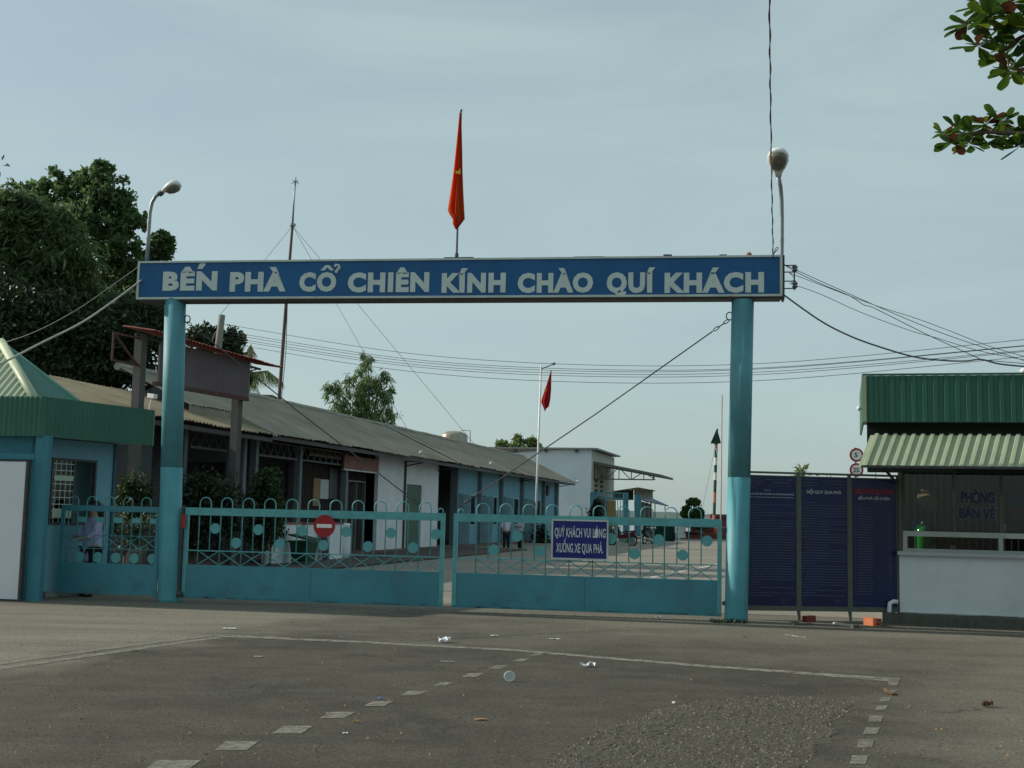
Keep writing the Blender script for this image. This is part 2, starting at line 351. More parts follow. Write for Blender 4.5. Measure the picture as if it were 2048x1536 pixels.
# ------------------------------------------------------------------ ground, yard, river
def asphalt():
    m = bpy.data.materials.new('old asphalt'); m.use_nodes = True; t = m.node_tree; n = t.nodes; l = t.links; b = n['Principled BSDF']
    b.inputs['Roughness'].default_value = 0.9; b.inputs['Specular IOR Level'].default_value = 0.2
    tcn = n.new('ShaderNodeTexCoord')
    def noise(sc, det=6, rough=0.6, stretch=None):
        q = n.new('ShaderNodeTexNoise'); q.inputs['Scale'].default_value = sc; q.inputs['Detail'].default_value = det; q.inputs['Roughness'].default_value = rough
        if stretch:
            mpn = n.new('ShaderNodeMapping'); mpn.inputs['Scale'].default_value = stretch; mpn.inputs['Rotation'].default_value = (0,0,R(-20))
            l.new(tcn.outputs['Object'], mpn.inputs['Vector']); l.new(mpn.outputs[0], q.inputs['Vector'])
        else: l.new(tcn.outputs['Object'], q.inputs['Vector'])
        return q.outputs['Fac']
    def ramp(s, a, b_, lo, hi):
        q = n.new('ShaderNodeMapRange'); q.inputs[1].default_value = a; q.inputs[2].default_value = b_; q.inputs[3].default_value = lo; q.inputs[4].default_value = hi; l.new(s, q.inputs[0]); return q.outputs[0]
    def mix(f, A, B):
        q = n.new('ShaderNodeMix'); q.data_type = 'RGBA'; l.new(f, q.inputs['Factor'])
        for nm, v in (('A', A), ('B', B)):
            if isinstance(v, tuple): q.inputs[nm].default_value = (*v, 1)
            else: l.new(v, q.inputs[nm])
        return q.outputs['Result']
    def mul(a, b_):
        q = n.new('ShaderNodeMath'); q.operation = 'MULTIPLY'; l.new(a, q.inputs[0]); l.new(b_, q.inputs[1]); return q.outputs[0]
    def add(a, b_):
        q = n.new('ShaderNodeMath'); q.operation = 'ADD'; l.new(a, q.inputs[0])
        if isinstance(b_, float): q.inputs[1].default_value = b_
        else: l.new(b_, q.inputs[1])
        return q.outputs[0]
    base = mix(ramp(noise(0.30, 8), 0.36, 0.64, 0, 1), (0.044, 0.041, 0.034), (0.082, 0.074, 0.058))
    base = mix(ramp(noise(1.6, 8, 0.7), 0.42, 0.66, 0, 0.55), base, (0.105, 0.097, 0.078))
    base = mix(ramp(noise(0.8, 6, 0.65, (0.22, 2.2, 1)), 0.52, 0.72, 0, 0.65), base, (0.040, 0.039, 0.035))
    base = mix(ramp(noise(1.9, 6, 0.6, (0.30, 2.6, 1)), 0.60, 0.80, 0, 0.35), base, (0.125, 0.115, 0.092))
    base = mix(ramp(noise(2.6, 3, 0.5), 0.66, 0.76, 0, 0.5), base, (0.034, 0.033, 0.031))
    # trodden dust along the left side of the forecourt and in front of the ticket office
    sep = n.new('ShaderNodeSeparateXYZ'); l.new(tcn.outputs['Object'], sep.inputs[0])
    wob = ramp(noise(0.6, 6, 0.7), 0.25, 0.75, -0.8, 0.8); wob2 = ramp(noise(0.3, 6, 0.65), 0.25, 0.75, -2.4, 2.4)
    def lin(cx, cy, c0):
        q = n.new('ShaderNodeMath'); q.operation = 'MULTIPLY_ADD'; l.new(sep.outputs[0], q.inputs[0]); q.inputs[1].default_value = cx; q.inputs[2].default_value = c0
        r_ = n.new('ShaderNodeMath'); r_.operation = 'MULTIPLY_ADD'; l.new(sep.outputs[1], r_.inputs[0]); r_.inputs[1].default_value = cy; l.new(q.outputs[0], r_.inputs[2]); return r_.outputs[0]
    d1 = ramp(add(lin(-0.937, 0.351, -8.75), wob), -0.5, 0.7, 0, 1)
    d2 = ramp(add(lin(0.353, 0.935, -13.4), wob2), 0.0, 5.5, 0, 0.8)
    d3 = ramp(add(lin(0.937, -0.349, 0.55), wob), -0.5, 0.9, 0, 0.62)
    dm0 = n.new('ShaderNodeMath'); dm0.operation = 'MAXIMUM'; l.new(d1, dm0.inputs[0]); l.new(d2, dm0.inputs[1])
    dm = n.new('ShaderNodeMath'); dm.operation = 'MAXIMUM'; l.new(dm0.outputs[0], dm.inputs[0]); l.new(d3, dm.inputs[1])
    base = mix(mul(dm.outputs[0], ramp(noise(0.7, 7, 0.6, (0.4, 1.8, 1)), 0.3, 0.65, 0.45, 1.0)), base, (0.195, 0.180, 0.145))
    # hairline cracks
    vo = n.new('ShaderNodeTexVoronoi'); vo.feature = 'DISTANCE_TO_EDGE'; vo.inputs['Scale'].default_value = 0.42
    wv = n.new('ShaderNodeTexNoise'); wv.inputs['Scale'].default_value = 1.4; wv.inputs['Detail'].default_value = 6; l.new(tcn.outputs['Object'], wv.inputs['Vector'])
    vmx = n.new('ShaderNodeMix'); vmx.data_type = 'RGBA'; vmx.inputs['Factor'].default_value = 0.45; l.new(tcn.outputs['Object'], vmx.inputs['A']); l.new(wv.outputs['Color'], vmx.inputs['B']); l.new(vmx.outputs['Result'], vo.inputs['Vector'])
    ck = mul(ramp(vo.outputs['Distance'], 0.0, 0.006, 1, 0), ramp(noise(0.5, 3), 0.52, 0.60, 0, 0.75))
    base = mix(ck, base, (0.020, 0.019, 0.018))
    ag = n.new('ShaderNodeTexVoronoi'); ag.inputs['Scale'].default_value = 75; l.new(tcn.outputs['Object'], ag.inputs['Vector'])
    sp = n.new('ShaderNodeSeparateColor'); l.new(ag.outputs['Color'], sp.inputs[0])
    grit = mul(ramp(noise(40, 4, 0.75), 0.3, 0.7, 0.62, 1.38), ramp(sp.outputs[0], 0, 1, 0.72, 1.34))
    v = n.new('ShaderNodeVectorMath'); v.operation = 'SCALE'; l.new(base, v.inputs[0]); l.new(grit, v.inputs['Scale'])
    l.new(v.outputs[0], b.inputs['Base Color'])
    bn = n.new('ShaderNodeBump'); bn.inputs['Strength'].default_value = 0.7; bn.inputs['Distance'].default_value = 0.015
    l.new(noise(60, 5, 0.75), bn.inputs['Height']); l.new(bn.outputs[0], b.inputs['Normal'])
    return m
ASPH = asphalt()
ground = structure('ground', MB().add([(-4000,-300,0),(4000,-300,0),(4000,5000,0),(-4000,5000,0)], [(0,1,2,3)]), ASPH)
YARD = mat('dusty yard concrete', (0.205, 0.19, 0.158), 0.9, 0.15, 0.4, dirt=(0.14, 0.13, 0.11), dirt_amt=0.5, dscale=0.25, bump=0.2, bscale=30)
gl0, gr0 = gnd(337,1203), gnd(1472,1243)
GU = (gr0-gl0).normalized(); GRZ = math.atan2(GU.y, GU.x); GB = Vector((-GU.y, GU.x, 0))
a0 = gl0 - GU*30 + GB*1.6; a1 = gl0 + GU*60 + GB*1.6
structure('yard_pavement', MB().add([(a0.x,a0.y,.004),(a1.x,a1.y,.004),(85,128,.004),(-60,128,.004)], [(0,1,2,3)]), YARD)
yp = bpy.data.objects['yard_pavement']
structure('paint_line', MB().add([gnd(x, y, .008) for x, y in ((1300,1153.5),(1442,1126),(1444,1128),(1304,1156))], [(0,1,2,3)]), mat('yard line paint', (.42,.41,.37), .8), yp)
WATER = mat('river water', (0.10, 0.10, 0.075), 0.15, 0.1, 0.05, spec=0.5, bump=0.2, bscale=0.5)
structure('river', MB().add([(-3000,132,.008),(3000,132,.008),(3000,1500,.008),(-3000,1500,.008)], [(0,1,2,3)]), WATER)
b = MB(); xs = np.linspace(-2500, 2500, 260); hs = 5 + 3*np.abs(np.sin(xs*.013)) + RNG.uniform(0, 2.5, 260)
for i in range(259):
    b.add([(xs[i],1400,0),(xs[i+1],1400,0),(xs[i+1],1420,hs[i+1]),(xs[i],1420,hs[i]),(xs[i],1470,0),(xs[i+1],1470,0)], [(0,1,2,3),(3,2,5,4)])
structure('far_bank', b, mat('hazy far bank', (0.13, 0.17, 0.16), 1.0, 0.15, 0.02))

# painted lines (children of the ground)
def paintmat(name, col, lo, hi, sc):
    m = mat(name, col, 0.85, 0.2, 5.0, dirt=(0.12, 0.112, 0.092), dirt_amt=0.8, dscale=6); t = m.node_tree; n = t.nodes; l = t.links
    tcn = n.new('ShaderNodeTexCoord'); q = n.new('ShaderNodeTexNoise'); q.inputs['Scale'].default_value = sc; q.inputs['Detail'].default_value = 9; q.inputs['Roughness'].default_value = 0.75
    l.new(tcn.outputs['Object'], q.inputs['Vector'])
    mr = n.new('ShaderNodeMapRange'); mr.inputs[1].default_value = lo; mr.inputs[2].default_value = hi; l.new(q.outputs['Fac'], mr.inputs[0])
    tr = n.new('ShaderNodeBsdfTransparent'); ms = n.new('ShaderNodeMixShader'); l.new(mr.outputs[0], ms.inputs[0]); l.new(n['Principled BSDF'].outputs[0], ms.inputs[1]); l.new(tr.outputs[0], ms.inputs[2])
    l.new(ms.outputs[0], n['Material Output'].inputs['Surface']); return m
PAINT = paintmat('worn road paint', (0.195, 0.185, 0.155), 0.44, 0.76, 14.0)
PAINT2 = paintmat('faded road paint', (0.215, 0.205, 0.175), 0.44, 0.72, 6.0)
def strip(px, name='paint_line', m=PAINT):
    pts = [gnd(x, y, .004) for x, y in px]
    if len(pts) == 4:   # ragged outline
        pts = [pts[i].lerp(pts[(i+1) % 4], u) + Vector((random.uniform(-.004,.004), random.uniform(-.006,.006), 0)) for i in range(4) for u in (0, .17, .34, .5, .67, .84)]
    return structure(name, MB().add(pts, [tuple(range(len(pts)))]), m, ground)
strip([(425,1269),(470,1270),(700,1281),(1024,1298),(1400,1329),(1802,1357),(1798,1364),(1560,1345),(1400,1333.5),(1024,1302),(700,1284.5),(432,1273)], m=PAINT2)
strip([(1776,1357.6),(1802,1357.5),(1793,1371),(1777,1370)], 'paint_mark')
strip([(0,1325),(200,1297),(425,1269),(437,1271),(200,1300.5),(0,1329.5)]); strip([(0,1334),(200,1306),(432,1273.5),(447,1275),(200,1310.5),(0,1339.5)])
for (x, y, w, h, s) in [(345,1530,95,20,32),(473,1491,72,18,24),(585,1459,68,15,24),(675,1430,58,13,20),(757,1407,50,10,18),(828,1386,46,9,15),(886,1368,34,7,12),(946,1350,38,8,12),(997,1334,32,7,11),(1042,1320,30,6,10),(1076,1308.5,28,5,8)]:
    strip([(x-w/2-s/3,y+h/2),(x+w/2-s/3-8,y+h/2),(x+w/2+s/3,y-h/2),(x-w/2+s/3+8,y-h/2)], 'paint_dash')
for (x, y, w, h) in [(1782,1383,17,7),(1771,1398.5,21,8),(1763,1415,22,9),(1751,1437,28,12),(1743,1461,29,13),(1730,1487,32,16),(1718,1519,33,17),(1704,1556,36,19)]:
    strip([(x-w/2-2,y+h/2),(x+w/2-3,y+h/2),(x+w/2+2,y-h/2),(x-w/2+3,y-h/2)], 'paint_dash')
# broken-up coarse asphalt patch, real lumps
PATCH = mat('broken coarse asphalt', (0.066, 0.061, 0.050), 0.95, 0.6, 40.0, dirt=(0.15, 0.135, 0.105), dirt_amt=0.7, dscale=22, bump=0.6, bscale=120)
out = [gnd(x, y) for x, y in [(1040,1570),(1110,1505),(1200,1462),(1300,1424),(1390,1404),(1520,1392),(1620,1393),(1700,1404),(1707,1418),(1672,1440),(1668,1468),(1640,1490),(1622,1520),(1590,1570)]]
from mathutils.geometry import intersect_point_tri_2d
def inside(p):
    c = False; j = len(out)-1
    for i in range(len(out)):
        if ((out[i].y > p[1]) != (out[j].y > p[1])) and p[0] < (out[j].x-out[i].x)*(p[1]-out[i].y)/(out[j].y-out[i].y)+out[i].x: c = not c
        j = i
    return c
st = 0.032; x0 = min(p.x for p in out); x1 = max(p.x for p in out); y0 = min(p.y for p in out); y1 = max(p.y for p in out)
OUTP = [out[i_].lerp(out[(i_+1) % len(out)], u_/6) for i_ in range(len(out)) for u_ in range(6)]
nx, ny = int((x1-x0)/st), int((y1-y0)/st); idx = {}; b = MB()
for i in range(nx+1):
    for j in range(ny+1):
        px, py = x0+i*st + random.uniform(-.012,.012), y0+j*st + random.uniform(-.012,.012)
        if inside((px + 0.05*math.sin(py*3.1+1) + 0.03*math.sin(py*11+px*7) + random.uniform(-.03,.03), py + random.uniform(-.03,.03))): idx[i,j] = len(b.v); ed_ = min(1.0, min((Vector((px,py,0))-q_).length for q_ in OUTP)/.30); b.v.append(Vector((px, py, 0.0015 + (.15+.85*ed_)*random.random()**3*0.009)))
for (i, j), k in idx.items():
    q = [idx.get(t) for t in ((i,j),(i+1,j),(i+1,j+1),(i,j+1))]
    if None not in q: b.f.append(q)
structure('asphalt_patch', b, PATCH, ground)
def pebbles(name, spots, m):
    b = MB()
    for x, y, r_ in spots:
        a = random.random()*6.3; vs = []
        for k in range(5): vs.append((x + r_*math.cos(a+k*1.257)*random.uniform(.6,1.2), y + r_*math.sin(a+k*1.257)*random.uniform(.6,1.2), .001))
        b.add(vs + [(x + random.uniform(-.3,.3)*r_, y + random.uniform(-.3,.3)*r_, r_*random.uniform(.5,1.1))], [(k,(k+1) % 5,5) for k in range(5)])
    o = structure(name, b, m, ground); o['kind'] = 'stuff'; return o
GRAVEL = mat('loose grey gravel', (0.125, 0.112, 0.09), 0.95, 0.4, 25.0, island=0.55)
sp_ = []
while len(sp_) < 4200:
    p_ = (random.uniform(x0, x1), random.uniform(y0, y1))
    if inside(p_) and random.random() < .35 + .65*math.sin(p_[0]*3.1+p_[1]*2.3)**2: sp_.append((*p_, random.uniform(.005,.017)))
for _ in range(1700):
    u_ = random.uniform(-3.5, 13.5); q_ = gl0 + GU*u_ - GB*abs(random.gauss(0,.28)) + GB*.1; sp_.append((q_.x, q_.y, random.uniform(.004,.014)))
for _ in range(1500):
    q_ = gnd(random.uniform(-60,2100), random.uniform(1235,1535)); sp_.append((q_.x, q_.y, random.uniform(.003,.010)))
pebbles('loose_gravel', sp_, GRAVEL)

# ------------------------------------------------------------------ the gateway: two round pillars under a long sign
gate = thing('gateway', 'teal round-pillared gateway carrying a long blue sign with white Vietnamese lettering', 'gateway', gl0, GRZ)
def pillar(u0, u1, ztop, r):
    zs = 2.28; um = u0 + (u1-u0)*zs/ztop
    p = part(gate, 'pillar', MB().lathe([(r*1.04,-.05),(r*1.02,.05),(r,.3),(r,zs)], 28, (0,0,0), Matrix.Translation((u0,0,0)) @ Matrix(((1,0,(um-u0)/zs,0),(0,1,0,0),(0,0,1,0),(0,0,0,1)))), TEAL_COL, smooth=True, label='round concrete pillar painted fresh teal below and faded teal above')
    part(p, 'faded_upper_shaft', MB().lathe([(r-.001,zs),(r-.003,ztop)], 28, (0,0,0), Matrix.Translation((um-(u1-u0)/(ztop-zs)*0,0,0)) @ Matrix(((1,0,(u1-um)/(ztop-zs),-(u1-um)/(ztop-zs)*zs),(0,1,0,0),(0,0,1,0),(0,0,0,1)))), TEAL_PALE, smooth=True)
    return p
PL = pillar(0.0, -0.16, 5.22, 0.185); PR = pillar(9.527, 9.62, 5.16, 0.182)
SX0, SX1, ZB, ZT = -0.80, 10.23, 5.21, 5.86
sb = part(gate, 'sign_board', MB().box(SX0, SX1, -0.15, 0.15, ZB, ZT), BLUE, label='long blue sign board with white lettering')
fr = MB()
fr.box(SX0-.012, SX1+.012, -.175, -.135, ZT-.018, ZT+.014); fr.box(SX0-.012, SX1+.012, -.175, -.135, ZB-.012, ZB+.024)
fr.box(SX0-.014, SX0+.024, -.173, -.137, ZB+.024, ZT-.018); fr.box(SX1-.028, SX1+.014, -.173, -.137, ZB+.024, ZT-.018)
part(sb, 'frame', fr, FRAMEW)
part(sb, 'underside_channel', MB().box(SX0+.02, SX1-.01, -.13, .17, ZB-.045, ZB-.013), DARKMETAL)
part(sb, 'end_channel', MB().box(SX1+.016, SX1+.05, -.12, .17, ZB-.05, ZT+.02), DARKMETAL)
gM = frame(gl0, GRZ); gI = gM.inverted()
def gpx(x, y, yo=-0.15):
    p = gI @ hit(x, y, gl0 + GB*yo, GB); return p.x, p.z
for wd, xa, xb, yb, yt in [('BÊN',325,434,581,543),('PHÀ',459,571,583,544),('CO',598,672,583,545),('CHIÊN',695,858,584,545),('KÍNH',883,1011,585,546),('CHÀO',1035,1186,585,546),('QUÍ',1213,1310,585.5,545),('KHÁCH',1329,1528,585,545)]:
    ua, _ = gpx(xa, yb); ub, zb_ = gpx(xb, yb); _, zt_ = gpx((xa+xb)/2, yt)
    part(sb, 'lettering', text_mb(wd, ua, ub, zb_, zt_-zb_, -0.158, th=0.007, offset=0.055, space=1.13), LETTER)
def accent(pts):
    part(sb, 'accent_mark', MB().prism([(gpx(x,y)[0], -0.158, gpx(x,y)[1]) for x, y in pts], (0,.007,0)), LETTER)
accent([(395,538),(405,538),(413,527),(400,527)])
accent([(641,541),(651,530.5),(659,530.5),(669,541),(661,541),(655,535),(649,541)])
hk = [(670,534),(672,530),(678,531),(679,536),(675,540),(672,546)]
part(sb, 'accent_mark', MB().tube([(gpx(x,y)[0], -0.155, gpx(x,y)[1]) for x, y in hk], 0.026, 6), LETTER)
part(sb, 'rust_patch', MB().prism([(gpx(x,y)[0], -.156, gpx(x,y)[1]) for x, y in [(1463,590),(1470,587),(1482,589),(1495,588),(1490,593),(1474,595),(1465,594)]], (0,.005,0)), mat('flaking rust', (0.36,0.22,0.15), 0.9, 0.5, 25))
# bent flashing and bolts on top
for x, w, h in [(4.9,.5,.03),(8.4,.14,.04),(9.3,.12,.03),(7.1,.5,.02)]: part(sb, 'flashing', MB().box(x-w/2, x+w/2, -.1, .1, ZT+.016, ZT+.016+h), DARKMETAL)
part(sb, 'bolt', MB().tube([(9.72,0,ZT+.02),(9.72,0,ZT+.07),(9.73,0,ZT+.10)], [.03,.045,.015], 8), mat('rusty red bolt', (0.30,0.11,0.06), 0.8, 0.2, 8))
part(sb, 'wire_loop', MB().tube([(10.05,0,ZT+.02),(10.12,0,ZT+.08),(10.17,0,ZT+.13),(10.19,0,ZT+.17),(10.16,0,ZT+.18),(10.13,0,ZT+.12),(10.10,0,ZT+.03)], .008, 5), WIRE)
# insulator bracket on the right-hand end
br = part(gate, 'insulator_bracket', MB().bar((10.44,-.02,5.32),(10.44,-.02,5.74),.02), DARKMETAL)
for z in (5.35, 5.47, 5.62, 5.73): part(br, 'arm', MB().bar((10.25,-.02,z),(10.47,-.02,z),.022,.015), DARKMETAL)
for z in (5.41, 5.68): part(br, 'insulator', MB().lathe([(.02,-.05),(.045,-.045),(.045,-.02),(.028,-.01),(.045,.01),(.045,.035),(.02,.045)], 12, (10.45,-.02,z)), mat('brown insulator porcelain', (0.12,0.12,0.13), 0.3, 0.1, 4), smooth=True)
# rings for the gate stays
for u, z in ((9.41, 4.90), (0.08, 4.87)):
    part(gate, 'stay_ring', MB().tube([(u + .055*math.cos(t), -.01, z + .065*math.sin(t)) for t in np.linspace(0, 2*math.pi, 13)[:-1]], .010, 6, True), DARKMETAL)
# hinge ironwork
for z in (.28, 1.45): part(gate, 'hinge', MB().box(9.31, 9.38, -.05, .05, z-.03, z+.03), DARKMETAL)
hb = MB(); hb.box(.17, .21, -.06, .04, .12, 1.62); hb.lathe([(.05,-.05),(.07,0),(.05,.05)], 10, (.2,-.03,.13))
part(gate, 'hinge_post', hb, DARKMETAL)
part(gate, 'red_hinge_plate', MB().box(.19, .26, -.075, -.06, 1.25, 1.49), REDP)

# ------------------------------------------------------------------ gate leaves
def leaf_gate(label, u0, u1, first, n, stay, pitch=0.3855, hinge_left=True, phase=0, ends=()):
    t = thing('gate_leaf', label, 'gate', gM @ Vector((u0, 0.02, 0)), GRZ)
    L = u1-u0; zp0, zp1, zx, zr0, zr1 = 0.09, 0.635, 0.875, 1.475, 1.605
    part(t, 'top_rail', MB().box(0, L, -.03, .03, zr0, zr1), TEAL_BAR)
    part(t, 'kick_panel', MB().box(.003, L-.003, -.012, .012, zp0, zp1), TEAL)
    half = L*0.5
    part(t, 'seam_strip', MB().box(half-.004, half+.004, -.016, -.011, zp0+.01, zp1-.02), mat('dark seam line', (0.05,0.16,0.18), .6))  # darker teal strip along the panel seam
    part(t, 'bottom_rail', MB().box(0, L, -.025, .025, zp0-.02, zp0+.015), TEAL_RUST)
    for x in (0, L-.07): part(t, 'stile', MB().box(x, x+.07, -.026, .026, zp0+.015, zr0), TEAL_BAR)
    part(t, 'lower_rail', MB().box(.07, L-.07, -.012, .012, zx-.009, zx+.009), TEAL_BAR)
    rr = .0105; xs = [first + pitch*i for i in range(n)]
    mA = None; mX = None; mD = None
    for i, x in enumerate(xs):
        arch = [(0,0,zx)] + [(0,0,z) for z in (zr1,)] + [(.1 - .1*math.cos(a), 0, zr1 + .075 + .1*math.sin(a)) for a in np.linspace(0, math.pi, 9)] + [(.2,0,zr1),(.2,0,zx)]
        if mA is None:
            mA = MB().tube([(0,0,zp1)]+arch[1:], rr, 6).mesh('arched_bar', None, True); mA.materials.append(TEAL_BAR)
            mX = [MB().tube([(0,-.004,zp1),(pitch,-.004,zx)], .0085, 5).mesh('cross_brace'), MB().tube([(0,.006,zx),(pitch,.006,zp1)], .0085, 5).mesh('cross_brace')]
            for q in mX: q.materials.append(TEAL_BAR)
            mD = MB().disc((0,0,0), .089, (0,1,0), .012, 24).mesh('disc'); mD.materials.append(TEAL_BAR)
        o = link('arched_bar', mA, None, t); o.location = (x, 0, 0)
        if x + pitch < L-.03:
            for q in mX: o = link('cross_brace', q, None, t); o.location = (x, 0, 0)
        if x + .2925 < L - .06:
            o = link('disc', mD, None, t); o.location = (x + .2925, -.004, 1.255 if (i+phase) % 2 == 0 else 1.02)
    for x in ends:
        part(t, 'end_hoop', MB().tube([(x-.045,0,zr1),(x-.045,0,zr1+.03)] + [(x-.045*math.cos(a),0,zr1+.03+.045*math.sin(a)) for a in np.linspace(.3,math.pi-.3,5)] + [(x+.045,0,zr1+.03),(x+.045,0,zr1)], rr, 6), TEAL_BAR, smooth=True)
    # stay cable with links
    p, q = Vector(stay[0]) - Vector((u0,0,0)), Vector(stay[1]) - Vector((u0,0,0)); d = (q-p).normalized()
    part(t, 'stay_cable', MB().tube([p + d*.32, (p+q)/2 + Vector((0,0,-.03)), q - d*.25], .011, 6), DARKMETAL)
    ch = MB()
    for e, s in ((p, 1), (q, -1)):
        for k in range(3):
            c = e + d*s*(.05 + .1*k); w = Vector((0,1,0)) if k % 2 else d.cross(Vector((0,1,0)))
            ch.tube([c + d*.06*math.cos(a) + w*.022*math.sin(a) for a in np.linspace(0, 2*math.pi, 9)[:-1]], .008, 5, True)
    part(t, 'chain', ch, DARKMETAL)
    return t
leafL = leaf_gate('left-hand teal gate leaf, hoop-topped, with the round no entry sign fixed to it', .22, 4.77, .255, 11, ((0.08,-.02,4.82),(4.3,-.02,1.75)), ends=(4.47,))
leafR = leaf_gate('right-hand teal gate leaf, hoop-topped, with the blue notice board fixed to it', 4.92, 9.30, .385, 10, ((9.40,-.02,4.84),(5.1,-.02,1.78)), phase=1, ends=(.115,))

# pedestrian gate
ped = thing('pedestrian_gate', 'small teal hoop-topped side gate between left pillar and guard booth', 'gate', gM @ Vector((-2.06, .02, 0)), GRZ)
PLn = 1.82
part(ped, 'top_rail', MB().box(0, PLn, -.025, .025, 1.50, 1.60), TEAL); part(ped, 'kick_panel', MB().box(.003, PLn-.003, -.012, .012, .09, .61), TEAL)
for x in (0, PLn-.06): part(ped, 'stile', MB().box(x, x+.06, -.024, .024, .07, 1.50), TEAL)
for z in (.86, 1.09): part(ped, 'lower_rail', MB().box(.06, PLn-.06, -.01, .01, z-.006, z+.006), TEAL)
for i in range(5):
    x = .13 + .335*i
    part(ped, 'arched_bar', MB().tube([(x,0,.61),(x,0,1.66)] + [(x+.085-.085*math.cos(a),0,1.67+.085*math.sin(a)) for a in np.linspace(0,math.pi,8)] + [(x+.17,0,1.6),(x+.17,0,.61 if i % 2 else 1.09)], .009, 6), TEAL_BAR, smooth=True)
    if x+.34 < PLn:
        part(ped, 'plate', MB().box(x+.172, x+.332, -.008, .008, 1.31, 1.40), TEAL_BAR)
        part(ped, 'disc', MB().disc((x+.25,-.003,.71), .088, (0,1,0), .012, 20), TEAL_BAR)
        part(ped, 'cross_brace', MB().tube([(x,0,.86),(x+.335,0,1.09)], .007, 5), TEAL_BAR)
        part(ped, 'cross_brace', MB().tube([(x,.008,1.09),(x+.335,.008,.86)], .007, 5), TEAL_BAR)

# signs hung on the leaves
ns = thing('no_entry_sign', 'round red no entry sign with white bar on the left-hand gate leaf', 'sign', gM @ Vector((gpx(648,1052,-.05)[0], -.03, gpx(648,1052,-.05)[1])), GRZ)
part(ns, 'disc', MB().disc((0,0,0), .188, (0,1,0), .008, 40), REDP)
part(ns, 'white_bar', MB().box(-.132, .132, -.010, -.003, -.030, .032), PAPER)
ub0, zb0 = gpx(1103, 1117, -.06); ub1, zb1 = gpx(1215, 1120, -.06); ut, zt = gpx(1160, 1040.5, -.06)
bl = thing('notice_sign', 'blue rectangular notice with white lettering hung on the right-hand gate leaf', 'sign', gM @ Vector(((ub0+ub1)/2, -.045, zb0)), GRZ)
wS = ub1-ub0; hS = zt-zb0
part(bl, 'panel', MB().box(-wS/2, wS/2, -.012, .012, 0, hS), NAVY)
fb = MB(); fb.box(-wS/2-.008, wS/2+.008, -.02, .014, -.01, .016); fb.box(-wS/2-.008, wS/2+.008, -.02, .014, hS-.016, hS+.01); fb.box(-wS/2-.008, -wS/2+.018, -.018, .012, .016, hS-.016); fb.box(wS/2-.018, wS/2+.008, -.018, .012, .016, hS-.016)
part(bl, 'frame', fb, FRAMEW)
part(bl, 'lettering', text_mb('QUÝ KHÁCH VUI LÒNG', -wS*.45, wS*.46, hS*.56, hS*.235, -.017, offset=.016, th=.005, space=1.06), LETTER)
part(bl, 'lettering', text_mb('XUỐNG XE QUA PHÀ.', -wS*.42, wS*.42, hS*.165, hS*.235, -.017, offset=.016, th=.005, space=1.06), LETTER)
part(bl, 'paint_blot', MB().lathe([(.5,-.002),(.5,.002)], 16, (wS*.292, -.0175, hS*.675), Matrix.Rotation(math.pi/2, 4, 'X'), .052, .16), LETTER)
part(bl, 'hook', MB().bar((wS*.17,-.0,-.06),(wS*.17,0,-.011),.012), DARKMETAL)

# ------------------------------------------------------------------ lamps and flag on the gateway
def lamp_head(t, p, d, s=1.0, lens_dir=(0,-.4,-1)):
    """cobra head: housing shell along direction d starting at p, lens bowl under it"""
    d = Vector(d).normalized(); ln = Vector(lens_dir); ln = (ln - d*ln.dot(d)).normalized(); a = d.cross(ln)
    prof = [(0,.045),(.08,.062),(.18,.12),(.30,.165),(.42,.165),(.50,.12),(.53,.04)]
    m = Matrix((( a.x, ln.x, d.x, p[0]),(a.y, ln.y, d.y, p[1]),(a.z, ln.z, d.z, p[2]),(0,0,0,1)))
    h = MB(m); n = 16; vs = []
    for z, r in prof:
        for k in range(n):
            q = 2*math.pi*k/n; yy = math.sin(q)*r*(.78 if math.sin(q) < 0 else .34); vs.append((math.cos(q)*r*s, yy*s, z*s))
    fs = [(i*n+k, i*n+(k+1) % n, (i+1)*n+(k+1) % n, (i+1)*n+k) for i in range(len(prof)-1) for k in range(n)]
    fs += [tuple(range(n-1,-1,-1)), tuple((len(prof)-1)*n+k for k in range(n))]
    h.add(vs, fs); ho = part(t, 'lamp_housing', h, WHITEMETAL, smooth=True)
    b = MB(m); vs = []
    for z, r in [(.16,.05),(.20,.105),(.30,.14),(.42,.14),(.475,.10),(.50,.04)]:
        for k in range(n):
            q = 2*math.pi*k/n; vs.append((math.cos(q)*r*s, (.03 + math.sin(q)*r*.75)*s, z*s))
    b.add(vs, [(i*n+k, i*n+(k+1) % n, (i+1)*n+(k+1) % n, (i+1)*n+k) for i in range(5) for k in range(n)] + [tuple(range(n-1,-1,-1)), tuple(5*n+k for k in range(n))])
    part(ho, 'lens', b, LENS, smooth=True)
def gz(x, y, yo=0.0):
    u, z = gpx(x, y, yo); return Vector((u, yo, z))
lb = Vector((-.66, .05, 0))
lt = thing('lamp', 'white street lamp on curved pipe above the left pillar, head turned to the right', 'lamp', gM @ Vector((-.70, .0, ZT)), GRZ, 'street lamps on the gateway')
o0 = Vector((-.70, 0, ZT))
pts = [gz(294,522), gz(297,470), gz(300,425), gz(304,405), gz(311,393), gz(321,386)]
part(lt, 'pole', MB().tube([p-o0 for p in pts], .032, 10), STEEL, smooth=True)
lamp_head(lt, pts[-1]-o0, (1, -.15, .38), .78, (.25,-.15,-1)); part(lt, 'socket', MB().tube([gz(318,389)-o0, gz(325,384)-o0], .05, 10), DARKMETAL)
rt = thing('lamp', 'grey street lamp above the right pillar with its dusty glass facing the road', 'lamp', gM @ Vector((10.27, 0, ZT)), GRZ, 'street lamps on the gateway')
o1 = Vector((10.27, 0, ZT))
